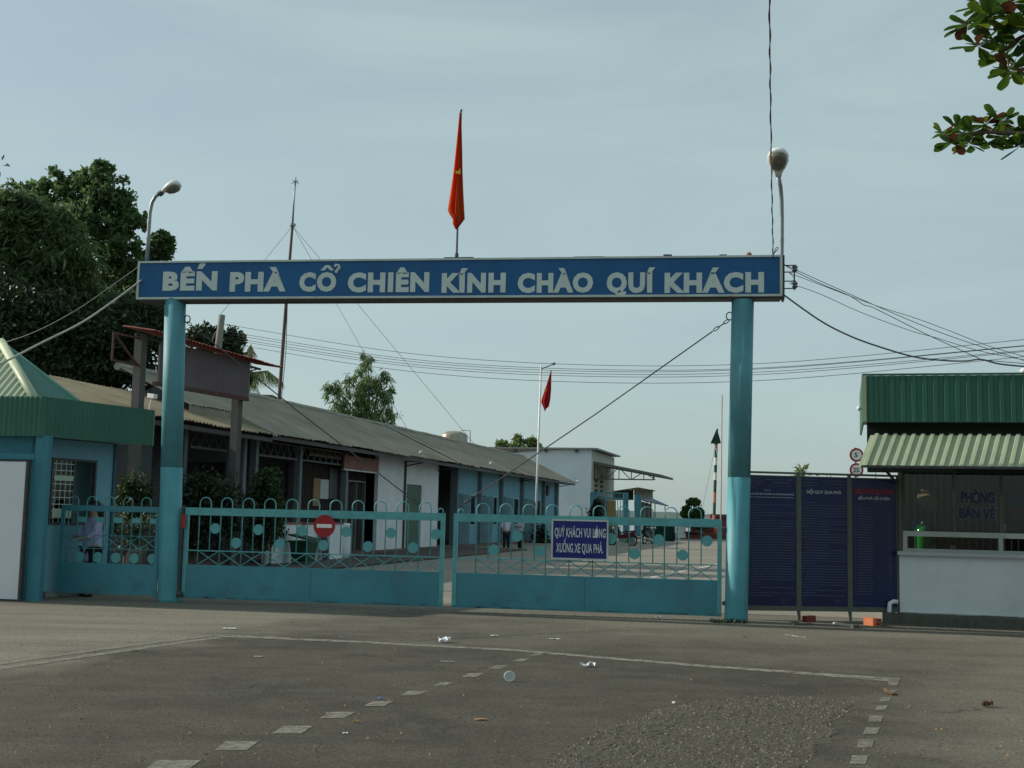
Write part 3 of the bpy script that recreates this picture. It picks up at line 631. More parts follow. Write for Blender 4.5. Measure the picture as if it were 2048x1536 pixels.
pts = [gz(1563,600), gz(1563,523), gz(1563.5,440,-.02), gz(1563,400,-.05), gz(1561,375,-.12), gz(1557,354,-.25)]
part(rt, 'pole', MB().tube([p-o1 for p in pts], .036, 10), STEEL, smooth=True); part(rt, 'sleeve', MB().tube([gz(1563,482)-o1, gz(1563,478)-o1], .045, 10), STEEL)
lamp_head(rt, pts[-1]-o1, (-.06, -.72, .62), 1.0, (-.1,-.7,-.8))

def flag(name, label, pole_pts, base, rows, m, pole_m, star=None, pr=.016, group=None, extra=None):
    """rows: (z, x_left, x_right, y depth amplitude) down the hanging cloth; folded zig-zag"""
    t = thing(name, label, 'flag', base[0], base[1], group)
    part(t, 'pole', MB().tube(pole_pts, pr, 8), pole_m, smooth=True)
    K = 24; b = MB(); vs = []
    for z, xl, xr, dy in rows:
        for k in range(K+1):
            s = k/K; fold = math.sin(s*math.pi*5.0 + .6)
            vs.append((xl + (xr-xl)*(s + .06*math.sin(s*9)), -.03 + 1.5*dy*fold*(.55+.45*math.sin(3*s+.5)), z + .04*dy*math.cos(s*7)))
    b.add(vs, [(i*(K+1)+k, i*(K+1)+k+1, (i+1)*(K+1)+k+1, (i+1)*(K+1)+k) for i in range(len(rows)-1) for k in range(K)])
    cl = part(t, 'cloth', b, m, smooth=True)
    if star:
        part(cl, 'star', MB().prism(star, (0,.002,0)), YELLOW)
    return t
fb0 = Vector((4.83, 0, ZT))
def fz(x, y): u, z = gpx(x, y, 0); return Vector((u-4.83, 0, z-ZT))
rows = []
for y, xl, xr, dy in [(226,919.5,923,.015),(260,916,924,.03),(300,911.5,925,.05),(340,907,925.5,.07),(380,901,927,.085),(420,894.5,929,.10),(428,898,929.5,.10),(438,905,930,.09),(447,905,924,.06),(459,911,914.5,.03)]:
    a = fz(xl, y); c = fz(xr, y); rows.append((a.z, a.x, c.x, dy))
stp = [fz(x,y)+Vector((0,-.19,0)) for x, y in [(915.5,347),(921,349),(924.5,342),(925.5,349),(925,355),(920,353.5),(916,353)]]
f1 = flag('flag', 'limp orange-red flag with yellow star on the pole above the gateway sign', [fz(913,523)+Vector((0,0,-.05)), fz(922,223)], (gM @ fb0, GRZ), rows, FLAG, STEEL, stp, .018, 'flags')
part(f1, 'finial', MB().ball(fz(922,221), .028), STEEL); part(f1, 'base_socket', MB().tube([fz(913,523), fz(913.5,507)], .032, 8), DARKMETAL)

# ------------------------------------------------------------------ left guard booth
A = at(92,1000,21.45); A.z = 0; B_ = at(222,1000,22.85); sdir = Vector((B_.x-A.x, B_.y-A.y, 0)).normalized(); SRZ = math.atan2(sdir.y, sdir.x)
booth = thing('guard_booth', 'turquoise guard booth with green corrugated fascia and hipped roof beside the side gate', 'booth', A, SRZ)
sM = frame(A, SRZ)
def spx(x, y): p = sM.inverted() @ hit(x, y, A, Vector((-sdir.y, sdir.x, 0))); return p.x, p.z
sx0, sz1 = spx(104, 915); sx1, _ = spx(190, 985); _, sz0 = spx(104, 1049)
SL = spx(222, 1000)[0]
part(booth, 'side_wall', MB().wall(SL+.55, 0, 2.75, .12, [(sx0, sx1, sz0, sz1)], 0, -.55), WALLB)
fM = frame(at(62,1000,20.62)*1, GRZ); fM.translation.z = 0
part(booth, 'corner_pillar', MB(fM).box(.03, .265, -.02, .10, 0, 2.75), WALLT, world=True)
part(booth, 'edge_strip', MB().box(SL+.001, SL+.06, -.03, .15, 0, 2.75), mat('dark teal trim', (0.03,0.10,0.12), .7))
fw = MB(fM); fw.box(-3.6, -.12, .15, .27, 0, 2.75)
part(booth, 'front_wall', fw, WALLT, world=True)
lg = MB(fM); lg.box(-3.5, .025, -.03, .14, 2.34, 2.44)
part(booth, 'ledge', lg, WALLT, world=True)
part(booth, 'dark_inner_sheet', MB().box(-.3, SL-.02, 1.1, 1.16, .11, 2.7), SHADE_WALL)  # added dark sheet that makes the booth interior look unlit through the window
part(booth, 'back_wall', MB().box(SL+.1, SL+.22, .16, 3.4, 0, 2.75), WALLB)
part(booth, 'floor_slab', MB().box(.0, SL+.25, -.12, 3.4, .005, .10), CONC)
wf = MB(); fr_ = .035
wf.box(sx0, sx1, -.02, .06, sz0, sz0+.04); wf.box(sx0, sx1, -.02, .06, sz1-.04, sz1); wf.box(sx0, sx0+.04, -.02, .06, sz0+.04, sz1-.04); wf.box(sx1-.04, sx1, -.02, .06, sz0+.04, sz1-.04)
xm = sx0 + (sx1-sx0)*.5; wf.box(xm-.02, xm+.02, -.015, .055, sz0+.04, sz1-.04)
wn = part(booth, 'window', wf, DARKMETAL)
part(wn, 'pane', MB().box(sx0+.04, xm-.02, .018, .024, sz0+.04, sz1-.04), GLASS)
gr = MB()
for z in np.linspace(sz0+.12, sz1-.10, 9): gr.bar((sx0+.04,-.01,z),(xm-.02,-.01,z),.012)
for x in np.linspace(sx0+.1, xm-.08, 4): gr.bar((x,-.01,sz0+.04),(x,-.01,sz1-.04),.008)
part(wn, 'grille', gr, FRAMEW)
for (za, zb_) in ((.10,.24),(.66,.74)):
    part(wn, 'paper_notice', MB().box(sx0+.06, xm-.03, -.022, -.018, sz0+(sz1-sz0)*za, sz0+(sz1-sz0)*zb_), mat('pale green paper', (0.42,0.50,0.40), .8, .05))
# fascia + hip roof (world)
FA = at(75,1000,20.55); FB = at(301,1000,22.98); FA.z = FB.z = 0; FC = FA - GU*4.2; FD = FB + Vector((-sdir.y, sdir.x, 0))*4.5
up = Vector((0,0,1)); z0f, z1f = 2.735, 3.405
b = MB(); b.corr(FA+up*z0f, FB+up*z0f, FA+up*z1f, 30, .022)
part(booth, 'fascia', b, GREENROOF, world=True)
b = MB(); b.corr(FC+up*z0f, FA+up*z0f, FC+up*z1f, 46, .022)
part(booth, 'fascia', b, GREENROOF, world=True)
b = MB(); b.add([FA+up*(z0f+.03), FB+up*(z0f+.03), FD+up*(z0f+.03), FC+up*(z0f+.03)], [(0,3,2,1)])
part(booth, 'soffit', b, mat('soffit board', (0.25,0.33,0.35), .8), world=True)
AP = at(2, 684, 23.3); RA = at(88, 848, 21.1); RB = at(213, 850, 22.6); RA.z = RB.z = 0; z1f = 3.17; RC = RA - GU*4.0; RD = RB + Vector((-sdir.y, sdir.x, 0))*4.0

def hipface(p, q, n):
    # corrugated triangle: sheet columns cut by the hips
    b = MB(); p = p+up*(z1f-.10); q = q+up*(z1f-.10); nn = (q-p).cross(AP-p).normalized(); K = n*4; vs = []
    for k in range(K+1):
        u = k/K; e = p.lerp(q, u); h = .025 if k % 4 in (1,2) else 0
        # top of the column lies on the hip line
        tt = 1-abs(2*u-1) if False else min(u/max(1e-4, UM[0]), (1-u)/max(1e-4, 1-UM[0])); tt = min(1, tt)
        hip = (p if u < UM[0] else q); topp = hip.lerp(AP, tt)
        vs += [e + nn*h, topp + nn*h*(1 if tt < .99 else 0)]
    b.add(vs, [(2*k, 2*k+2, 2*k+3, 2*k+1) for k in range(K)]); return b
UM = [((AP-RA).dot(RB-RA))/((RB-RA).length_squared)]; UM[0] = min(.9, max(.1, UM[0]))
rf = part(booth, 'roof_slope', hipface(RA, RB, 22), mat('shaded sea green sheet', (0.075,0.20,0.165), .45, .1, 1.5), world=True)  # darker green puts shade into the slope turned from the sun
UM = [max(.1, min(.9, (AP-RC).dot(RA-RC)/(RA-RC).length_squared))]
part(booth, 'roof_slope', hipface(RC, RA, 30), GREENPALE, world=True)  # same roof, paler colour paints this slope as sunlit
for (p, q) in ((RB, RD), (RD, RC)):
    part(booth, 'roof_slope', MB().add([p+up*(z1f-.1), q+up*(z1f-.1), AP], [(0,1,2)]), GREENROOF, world=True)
part(rf, 'hip_cap', MB().tube([RA.lerp(AP, t*1.0)*1 + Vector((0,0,(z1f-.06)*(1-t)+.02)) if False else (RA+up*(z1f-.05)).lerp(AP, t) for t in (0.03,.5,1)], .085, 8), GREENPALE, world=True, smooth=True)
part(rf, 'ridge_cap', MB().tube([(RB+up*(z1f-.05)).lerp(AP, t) for t in (0.03,.5,1)], .04, 8), mat('sea green cap', (0.12,0.30,0.24), .5), world=True, smooth=True)
# white panel in front of the booth
wp = MB(fM); wp.box(-3.2, -.045, -.14, -.08, .03, 2.30)
pn = thing('hoarding_screen', 'tall plain white sheet screen standing against the front of the turquoise booth', 'screen', fM @ Vector((-1.6,-.11,0)), GRZ)
part(pn, 'sheet', wp, WALLP, world=True)
e = MB(fM); e.box(-.043, .0, -.15, -.07, 0, 2.32); e.box(-3.2, -.043, -.145, -.075, 2.302, 2.325)
part(pn, 'edge_frame', e, DARKMETAL, world=True)

# ------------------------------------------------------------------ ticket office on the right
TRZ = R(-15.2); GBT = Vector((-math.sin(TRZ), math.cos(TRZ), 0)); T0 = gnd(1800, 1243); TM = frame(T0, TRZ); TI = TM.inverted()
def tpx(x, y, yo=0.0): p = TI @ hit(x, y, T0 + GBT*yo, GBT); return p.x, p.z
tk = thing('ticket_office', 'white ticket office with green fascia, pale green awning and wide window counter', 'ticket office', T0, TRZ)
ZS = tpx(1900, 1105)[1]; ZF = 2.55; TW = 5.0
part(tk, 'front_wall', MB().box(0, TW, 0, .14, .0, ZS-.06), WALLW)
part(tk, 'skirting', MB().box(.02, TW, -.05, -.002, .0, .16), mat('grimy skirting', (0.42,0.47,0.46), .9, .1, 2, dirt=(.15,.17,.14), dirt_amt=.7, dscale=2))
part(tk, 'window_sill', MB().box(-.03, TW, -.10, .16, ZS-.06, ZS), mat('tiled sill', (0.42,0.45,0.44), .6, .08, 3))
part(tk, 'side_wall', MB(Matrix.Identity(4)).box(0, .12, .14, 3.2, 0, ZS), WALLW)
part(tk, 'side_wall', MB().box(TW-.12, TW, .14, 3.2, 0, 3.2), WALLW)
part(tk, 'back_wall', MB().corr((.12,3.2,0),(TW,3.2,0),(.12,3.2,3.2), 40, .03), mat('interior panel sheet', (0.018,0.02,0.018), .8, .15))  # near-black sheet colour stands in for the unlit interior
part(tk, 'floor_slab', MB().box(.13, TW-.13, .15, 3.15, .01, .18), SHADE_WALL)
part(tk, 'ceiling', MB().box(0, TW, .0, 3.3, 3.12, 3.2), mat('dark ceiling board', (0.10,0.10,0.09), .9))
fx0 = tpx(1727, 800, -.5)[0]; fz1 = tpx(1727, 752, -.5)[1]; fz0 = tpx(1727, 844, -.5)[1]
# window frame
al = MB(); zr = tpx(1900, 1073)[1]; zr1_ = zr + .075
al.box(.06, TW, -.01, .05, ZS+.001, ZS+.05); al.box(.06, TW, -.01, .05, zr-.01, zr1_)
for x in (.06, tpx(2001,1085)[0]-.03, 3.4): al.box(x, x+.07, -.012, .052, ZS+.05, zr-.01)
wfo = part(tk, 'window_frame', al, ALU)
fd = MB(); xm1 = tpx(1908,1000)[0]; xm2 = tpx(2003,1000)[0]
for x in (.06, xm1-.02, xm2-.02, 2.6, 3.4): part(wfo, 'mullion', MB().box(x, x+.04, .0, .045, zr1_, ZF-.101), mat('brown mullion', (0.085,0.08,0.065), .6))
part(tk, 'lintel', MB().box(fx0+.06, TW, -.02, .12, ZF-.10, fz0+.24), mat('shadow dark lintel sheet', (0.018,0.03,0.022), .8))  # lintel kept near-black to stand in for shadow across the awning top
part(tk, 'corner_post', MB().box(-.005, .055, -.02, .10, ZS, ZF-.1), mat('brown corner post', (0.10,0.085,0.07), .7))
for (xa, xb, za, zb_) in ((.13, xm2-.05, ZS+.05, zr-.01), (.10, xm1-.02, zr1_, ZF-.1), (xm1+.02, xm2-.02, zr1_, ZF-.1), (xm2+.02, 2.6, zr1_, ZF-.1)):
    part(wfo, 'pane', MB().box(xa, xb, .018, .023, za, zb_), GLASSD)
xa, za = tpx(1921, 1006); xb, _ = tpx(1990, 1006); _, zc = tpx(1921, 983)
LB = mat('dark blue window lettering', (0.007,0.011,0.042), .5, .1); LO = mat('pale letter outline', (0.15,0.16,0.19), .6, .1)
part(wfo, 'lettering', text_mb('PHÒNG', xa-.008, xb+.008, za-.008, zc-za+.016, .010, offset=.05, th=.004), LO)
part(wfo, 'lettering', text_mb('PHÒNG', xa+.004, xb-.004, za+.002, zc-za-.006, .004, offset=.025, th=.004), LB)
xa, za = tpx(1918, 1037); xb, _ = tpx(1992, 1037); _, zc = tpx(1918, 1015)
part(wfo, 'lettering', text_mb('BÁN VÉ', xa-.008, xb+.008, za-.008, zc-za+.016, .010, offset=.05, th=.004), LO)
part(wfo, 'lettering', text_mb('BÁN VÉ', xa+.004, xb-.004, za+.002, zc-za-.006, .004, offset=.025, th=.004), LB)
# side louvre at the left end
lv = MB()
for x in np.linspace(.18, 1.1, 12): lv.box(.03, .06, x, x+.05, ZS, ZF)
part(tk, 'side_bars', lv, ALU)
# awning
ax0t = tpx(1737, 850, -.45)[0]; ax0b = tpx(1716, 932, -1.15)[0]; zab = tpx(1800, 935, -1.15)[1]; zat = tpx(1737, 848, -.10)[1] - .02
b = MB(); b.corr((ax0b, -1.15, zab), (TW+.4, -1.15, zab), (ax0t+.03, -.46, zat-.19), 42, .036, trap=True)  # awning top stops short of the fascia, leaving a dark shadow band
aw = part(tk, 'awning', b, GREENPALE)
part(aw, 'bracket', MB().bar((-.03,-.03,2.28),(-.33,-1.05,zab+.06),.03), DARKMETAL)
part(aw, 'batten', MB().bar((ax0b+.05,-1.18,zab+.01),(TW+.3,-1.18,zab+.01),.04), DARKMETAL)
b = MB(); b.corr((fx0,-.5,fz0),(TW+.5,-.5,fz0),(fx0,-.5,fz1), 36, .022, trap=True); fa = part(tk, 'fascia', b, GREENROOF)
b = MB(); b.corr((fx0,2.8,fz0),(fx0,-.5,fz0),(fx0,2.8,fz1), 20, .022, trap=True); part(tk, 'fascia', b, GREENROOF)
part(fa, 'sunlit_edge_strip', MB().box(fx0-.03, fx0+.045, -.535, -.505, fz0, fz1+.01), GREENPALE)  # pale strip painted as the sunlit side of the fascia
part(fa, 'top_cap', MB().box(fx0-.02, TW+.5, -.53, -.44, fz1+.011, fz1+.035), GREENROOF)
part(tk, 'roof', MB().box(fx0+.05, TW+.5, -.45, 3.4, fz0+.25, fz0+.30), GREENROOF)
part(tk, 'soffit', MB().box(fx0+.05, TW+.5, -.44, -.03, fz0+.02, fz0+.05), mat('dark ceiling board', (0.10,0.10,0.09), .9))
# bulb lamp on the side, drain pipe at the foot
part(tk, 'outside_bulb', MB().ball((tpx(1718,817,.2)[0], .2, tpx(1718,817,.2)[1]), .04), WHITEMETAL, smooth=True)
pp = MB().tube([(-.04,-.08,.32),(-.10,-.10,.33),(-.16,-.11,.30),(-.17,-.115,.20),(-.17,-.115,.05)], .036, 10)
part(tk, 'drain_pipe', pp, PAPER, smooth=True)
# rough step in front
b = MB(); nx = 40
for i in range(nx):
    x = -.28 + i*.14; j = random.uniform(-.012,.012); k = random.uniform(-.008,.008)
    b.box(x, x+.14, -.62+j, -.055, .0, .15+k)
solo('concrete_step', MB(TM).add([v for v in b.v], b.f), MOSSC, 'rough mossy concrete step along the foot of the ticket office', 'step', T0)
# things in the window
cM = TM
def tsolo(name, mb, m, label, cat, p, **k): return solo(name, mb, m, label, cat, TM @ Vector(p), smooth=k.pop('smooth', True), rz=TRZ, world=False, **k)
CY = .28
part(tk, 'counter', MB().box(.13, TW-.13, .145, .75, ZS-.06, ZS+.02), mat('counter board', (0.16,0.15,0.13), .6))
x, z = tpx(1847, 1095, CY)
bo = thing('water_bottle', 'large translucent green water bottle behind the ticket office window', 'bottle', TM @ Vector((x, CY, ZS+.02)), TRZ)
part(bo, 'body', MB().lathe([(.125,0),(.14,.02),(.14,.28),(.13,.35),(.08,.41),(.035,.43)], 20), mat('green bottle plastic', (0.025,0.36,0.07), .15, .05, spec=.6), smooth=True)
part(bo, 'cap', MB().lathe([(.034,.43),(.036,.46),(.03,.475)], 14), STEEL, smooth=True)
x, z = tpx(1856, 998, .35)
tsolo('conical_hat', MB().lathe([(.20,0),(.19,.006),(.10,.075),(.012,.145)], 24, (0,0,0), Matrix.Rotation(R(68), 4, 'X') @ Matrix.Rotation(R(30), 4, 'Y')), mat('palm leaf hat', (0.46,0.32,0.16), .8, .1, 9), 'straw conical hat hanging inside the ticket office window', 'hat', (x, .42, z-.02))
x, z = tpx(1829, 1050, .25)
tsolo('blue_cloth', MB().lathe([(.02,0),(.035,.03),(.045,.12),(.038,.2),(.015,.23)], 10, (0,0,0), None, 1, .5), mat('blue cloth', (0.02,0.12,0.50), .8), 'bright blue cloth hanging by the left end of the ticket window', 'cloth', (x, .3, ZS+.28))
for px, nm, lab, cat, prof, m in [(1868,'paper_cup','tan paper cup on the ticket counter','cup',[(.022,0),(.03,.10),(.027,.10)],mat('tan paper', (.45,.28,.14), .8)),
        (1893,'red_fruit','small red fruit on the ticket counter','fruit',[(.01,0),(.04,.02),(.045,.045),(.02,.07)],mat('red fruit skin', (.5,.10,.04), .5)),
        (1906,'white_mug','white mug on the ticket counter','mug',[(.036,0),(.042,.02),(.042,.095),(.037,.095)],PAPER)]:
    x, z = tpx(px, 1095, .2); tsolo(nm, MB().lathe(prof, 14), m, lab, cat, (x, .22, ZS+.02))
x, z = tpx(2028, 1000, .03); x2, _ = tpx(2090, 1000, .03)
po = thing('poster', 'blue and red poster inside the right-hand ticket window', 'poster', TM @ Vector((x-.08, .09, ZS+.35)), TRZ)
part(po, 'sheet', MB().box(0, .8, 0, .006, .02, .62), mat('blue poster paper', (0.03,0.06,0.13), .5))
for zz, n_ in ((.32,5),(.19,5),(.06,5)):
    for i in range(n_): part(po, 'red_block', MB().box(.03+i*.15, .15+i*.15, -.004, -.001, zz-.02, zz+.075), mat('red poster print', (0.26,0.03,0.035), .6))
x, z = tpx(2009, 1060, .1); tsolo('paper_slip', MB().box(0,.055,0,.004,0,.13), PAPER, 'white paper slip standing by the ticket window mullion', 'paper', (x-.02, .12, ZS+.36), smooth=False)

# ------------------------------------------------------------------ notice boards beside the right pillar
nb0, nb1 = at(1594,1240,20.28), at(1797,1240,20.5); nb0.z = nb1.z = 0
ND = (nb1-nb0).normalized(); NRZ = math.atan2(ND.y, ND.x); NM = frame(nb0, NRZ); NI = NM.inverted(); NN = Vector((-ND.y, ND.x, 0))
def npx(x, y): p = NI @ hit(x, y, nb0, NN); return p.x, p.z
nb = thing('notice_board', 'three-panel navy notice board on steel posts between right pillar and ticket office', 'notice board', nb0, NRZ)
POST = mat('olive grey steel', (0.10,0.11,0.095), .55, .15, 5)
edges = [npx(1476,1100)[0], npx(1597,1100)[0], npx(1699,1100)[0], npx(1797,1100)[0]]
ztp = npx(1700,953)[1]; zbt = npx(1650,1211)[1]
for i, x in enumerate(edges):
    part(nb, 'post', MB().box(x-.024, x+.024, -.024, .024, -.02 if i else .0, ztp+.01), POST)
part(nb, 'top_rail', MB().box(edges[0]-.02, edges[3]+.03, -.026, .026, ztp+.011, ztp+.045), POST)
part(nb, 'bottom_rail', MB().box(edges[0]+.031, edges[3]-.031, -.026, .026, zbt-.095, zbt-.035), POST)
for i in range(3):
    xa, xb = edges[i]+.036, edges[i+1]-.036; pw = xb-xa
    pnl = part(nb, 'panel', MB().box(xa, xb, -.010, .010, zbt-.02, ztp-.03), NAVYB)
    H0, H1 = zbt-.02, ztp-.03; hh = H1-H0
    pf = MB(); pf.box(xa-.012, xa+.006, -.020, .014, H0, H1); pf.box(xb-.006, xb+.012, -.020, .014, H0, H1); pf.box(xa-.012, xb+.012, -.019, .013, H1-.004, H1+.014); pf.box(xa-.012, xb+.012, -.019, .013, H0-.014, H0+.004)
    part(pnl, 'frame', pf, POST)
    b = MB(); fy = -.0125
    def line(x0, x1, z, h, gap=.012):
        x = x0
        while x < x1-.006:
            w = random.uniform(.018, .055); w = min(w, x1-x)
            b.add([(x,fy,z),(x+w,fy,z),(x+w,fy,z+h),(x,fy,z+h)], [(0,1,2,3)]); x += w + gap*random.uniform(.6,1.3)
    # heading blocks: too small to read in the photograph, kept as strokes
    for k, (wA, wB) in enumerate(((.05,.36),(.03,.40),(.08,.34),(.14,.28))): line(xa+pw*wA, xa+pw*wB, H1-hh*(.022+.022*k), .012)
    if i < 2:
        for k, (wA, wB) in enumerate(((.46,.97),(.58,.88),(.56,.9))): line(xa+pw*wA, xa+pw*wB, H1-hh*(.03+.023*k), .014 if k < 2 else .004)
        rows_ = 36; z_ = .20 if i == 1 else .205
        for k in range(rows_):
            zz = H1 - hh*(z_ + k*.0205); ind = .09 if random.random() < .3 else .035; end = random.choice([.97,.97,.97,.96,.95,.6,.35]) if ind < .05 else .97
            line(xa+pw*ind, xa+pw*end, zz, .0105)
        line(xa+pw*.72, xa+pw*.84, H0+hh*.045, .012); line(xa+pw*.75, xa+pw*.81, H0+hh*.025, .012)
    else:
        line(xa+pw*.4, xa+pw*.62, H1-hh*.185, .01)
        for k in range(33):
            zz = H1 - hh*(.235 + k*.0208); line(xa+pw*.06, xa+pw*.10, zz, .010); line(xa+pw*.13, xa+pw*random.uniform(.42,.5), zz, .0115); line(xa+pw*.82, xa+pw*.88, zz, .010)
        line(xa+pw*.04, xa+pw*.4, H0+hh*.03, .01); line(xa+pw*.7, xa+pw*.95, H0+hh*.025, .012)
    part(pnl, 'fine_print', b, INK, kind='stuff')
    if i == 0:
        part(pnl, 'heading', text_mb('NỘI QUY', xa+pw*.41, xa+pw*.55, H1-hh*.135, .03, fy-.003, offset=.02, th=.002) if False else MB().box(xa+pw*.42, xa+pw*.54, fy-.002, fy, H1-hh*.118, H1-hh*.103), INK)
        b2 = MB(); b, bo_ = b2, b
        line(xa+pw*.03, xa+pw*.97, H1-hh*.146, .026); line(xa+pw*.05, xa+pw*.95, H1-hh*.168, .014)
        part(pnl, 'heading', b2, mat('grey notice print', (.24,.26,.32), .6)); b = bo_
    if i == 1: part(pnl, 'heading', text_mb('NỘI QUY QUA PHÀ', xa+pw*.13, xa+pw*.87, H1-hh*.127, .052, fy-.003, offset=.02, th=.002), INKW)
    if i == 2:
        part(pnl, 'heading', text_mb('GIÁ CƯỚC QUA PHÀ', xa+pw*.06, xa+pw*.94, H1-hh*.120, .085, fy-.003, offset=.035, th=.002), INKR)
        part(pnl, 'heading', text_mb('BẾN PHÀ CỔ CHIÊN', xa+pw*.15, xa+pw*.85, H1-hh*.165, .045, fy-.003, offset=.025, th=.002), INKW)

# hollow bricks, plank and stick under the boards
def hollow_brick(mb, L=.20, w=.09, h=.09):
    mb.wall(w, 0, h, L*0+L, [(w*.12, w*.44, h*.12, h*.44),(w*.56, w*.88, h*.12, h*.44),(w*.12, w*.44, h*.56, h*.88),(w*.56, w*.88, h*.56, h*.88)]); return mb
p = gnd(1752, 1253); br_ = hollow_brick(MB(Matrix.Scale(1.35, 4)))
solo('hollow_brick', br_, BRICK, 'orange hollow clay brick lying in the sun beside the mossy concrete step', 'brick', p, rz=R(28), world=False)
p = gnd(1610, 1250)
solo('hollow_brick', hollow_brick(MB(Matrix.Scale(1.1, 4))), mat('dark red brick clay', (0.20,0.045,0.03), .9, .15, 9), 'dark red hollow brick propped behind a notice board post', 'brick', p + Vector((-.02,.10,.035)), rz=R(-50), world=False)
pb = MB(frame(gnd(1600,1250), NRZ))
pb.box(-.12, .20, -.06, .04, .0, .03); pb.box(-.14, -.02, -.02, .06, .031, .05); solo('plank', pb, MOSSC, 'short dark plank lying at the foot of the notice board post', 'plank', gnd(1600,1250))
q0, q1 = gnd(1668,1246,.02), gnd(1716,1253,.02)
solo('stick', MB().bar(q0, q1, .05, .03), mat('pale weathered wood', (.42,.40,.34), .9), 'pale flat stick lying on the ground under the notice board', 'stick', q0)
solo('stone_block', MB(frame(gnd(1710,1256), .3)).box(-.05,.05,-.04,.04,0,.05), MOSSC, 'small dark block by the end of the pale stick', 'block', gnd(1710,1256))

# ------------------------------------------------------------------ office row: long building, grey roof
E0 = Vector((-7.2,36.6,0)); ed = Vector((9.97,40.4,0)).normalized(); ERZ = math.atan2(ed.y, ed.x); EM = frame(E0, ERZ); EI = EM.inverted(); EN = Vector((-ed.y, ed.x, 0))
def epx(x, y, c=1.0): p = EI @ hit(x, y, E0 + EN*c, EN); return p.x, p.z
off = thing('office_row', 'long low office row with weathered grey corrugated roof and pale blue bays', 'building', E0, ERZ)
RZ_, EZ = 5.62, 3.86
b = MB(); b.corr((.3,-.05,EZ),(49.2,-.05,EZ),(.3,3.75,RZ_), 230, .035, jag=.05); rfo = part(off, 'roof_slope', b, ROOFG)
b = MB(); b.corr((49.2,7.6,EZ),(.3,7.6,EZ),(49.2,3.75,RZ_), 120, .035); part(off, 'roof_slope', b, ROOFG)
b = MB(); b.corr((-2.4,1.35,4.50),(.3,1.35,4.50),(-2.4,3.75,RZ_), 13, .035, jag=.03); part(off, 'roof_slope', b, ROOFG)
part(off, 'verge_board', MB().prism([(.22,-.05,3.80),(.22,1.36,4.20),(.22,1.36,4.50),(.22,-.05,3.88)], (.06,0,0)), ROOFG)
part(off, 'verge_board', MB().box(-2.4,.3,1.37,1.40,4.20,4.50), ROOFG)
rc = MB().tube([(x, 3.75, RZ_+.01+random.uniform(-.02,.02)) for x in np.linspace(-2.4,49.3,44)], .12, 6); part(rfo, 'ridge_cap', rc, mat('pale ridge mortar', (.27,.26,.22), .9, .25, 2))
sm = MB(); sm.add([(24.0,-.02,EZ+.06),(24.5,-.02,EZ+.06),(10.6,3.7,RZ_+.05),(10.2,3.7,RZ_+.05)] if False else [(13.9,1.9,EZ+.95),(14.2,1.9,EZ+.95),(14.2,1.8,EZ+.9),(13.9,1.8,EZ+.9)], [(0,1,2,3)])
# sheet joint running up the slope
part(rfo, 'joint_cover', MB().bar((20.5,-.06,EZ+.06),(20.5,3.7,RZ_+.06),.34,.02), mat('paler roof sheet', (.30,.29,.26), .95))
part(off, 'gable_wall', MB().prism([(48.0,1.0,0),(48.0,6.8,0),(48.0,6.8,4.1),(48.0,3.75,RZ_-.12),(48.0,1.0,4.2)], (.15,0,0)), WALLB)
part(off, 'gable_wall', MB().prism([(.35,1.4,3.0),(.35,6.8,3.0),(.35,6.8,4.1),(.35,3.75,RZ_-.12),(.35,1.4,4.35)], (.1,0,0)), GREYW)
part(off, 'back_wall', MB().box(.5, 48, 6.7, 6.85, 0, 4.1), GREYW)
part(off, 'plinth', MB().box(-.2, 48.4, .35, 6.9, .006, .10), mat('reddish plinth', (.13,.085,.07), .9, .2, 2))
structure('shop_apron', MB(EM).box(-9.6, 21.5, -3.0, .34, -.05, .06), mat('dark red shaded apron tile', (.055,.04,.036), .8, .25, 2, dirt=(.10,.09,.08), dirt_amt=.5, dscale=1.5))  # dark red step tile, colour also deepened to add yard shade
# eave beam, brackets
part(off, 'eave_beam', MB().box(.3, 49, .06, .13, EZ-.16, EZ-.03), DARKMETAL)
# shop fronts x 0..12.3 : recessed dark interior, columns, trussed beams
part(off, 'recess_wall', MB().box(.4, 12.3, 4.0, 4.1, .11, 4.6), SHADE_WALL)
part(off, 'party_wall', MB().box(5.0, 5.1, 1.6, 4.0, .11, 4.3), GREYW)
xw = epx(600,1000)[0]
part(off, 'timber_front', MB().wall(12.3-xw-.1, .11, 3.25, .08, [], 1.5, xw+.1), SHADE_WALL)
sl = MB()
for x in np.arange(xw+.2, 12.2, .16): sl.box(x, x+.02, 1.47, 1.50, .12, 3.2)
part(off, 'timber_batten', sl, mat('brown batten', (.075,.06,.05), .9), kind='stuff')
for px in (484, 508, 597, 690):
    x = epx(px, 1000)[0]; part(off, 'column', MB().box(x-.10, x+.10, .95, 1.15, .10, 3.75), mat('pale column paint', (.15,.18,.19), .8, .1))
tb = None
for (pa, pb_) in ((378,470),(512,592),(602,686)):
    xa, _ = epx(pa, 920); xb, _ = epx(pb_, 930)
    tr = part(off, 'truss_beam', MB().bar((xa,1.0,3.28),(xb,1.0,3.28),.07).bar((xa,1.0,3.72),(xb,1.0,3.72),.05), mat('grey truss steel', (.075,.08,.08), .6))
    n_ = max(4, int((xb-xa)/.5)); w_ = (xb-xa)/n_
    wb = MB()
    for i in range(n_): wb.bar((xa+i*w_,1.0,3.3),(xa+(i+.5)*w_,1.0,3.70),.03).bar((xa+(i+.5)*w_,1.0,3.70),(xa+(i+1)*w_,1.0,3.3),.03)
    part(tr, 'web_bar', wb, mat('grey truss steel', (.075,.08,.08), .6))
xa, za = epx(627,956,1.45); xb, zb_ = epx(655,998,1.45)
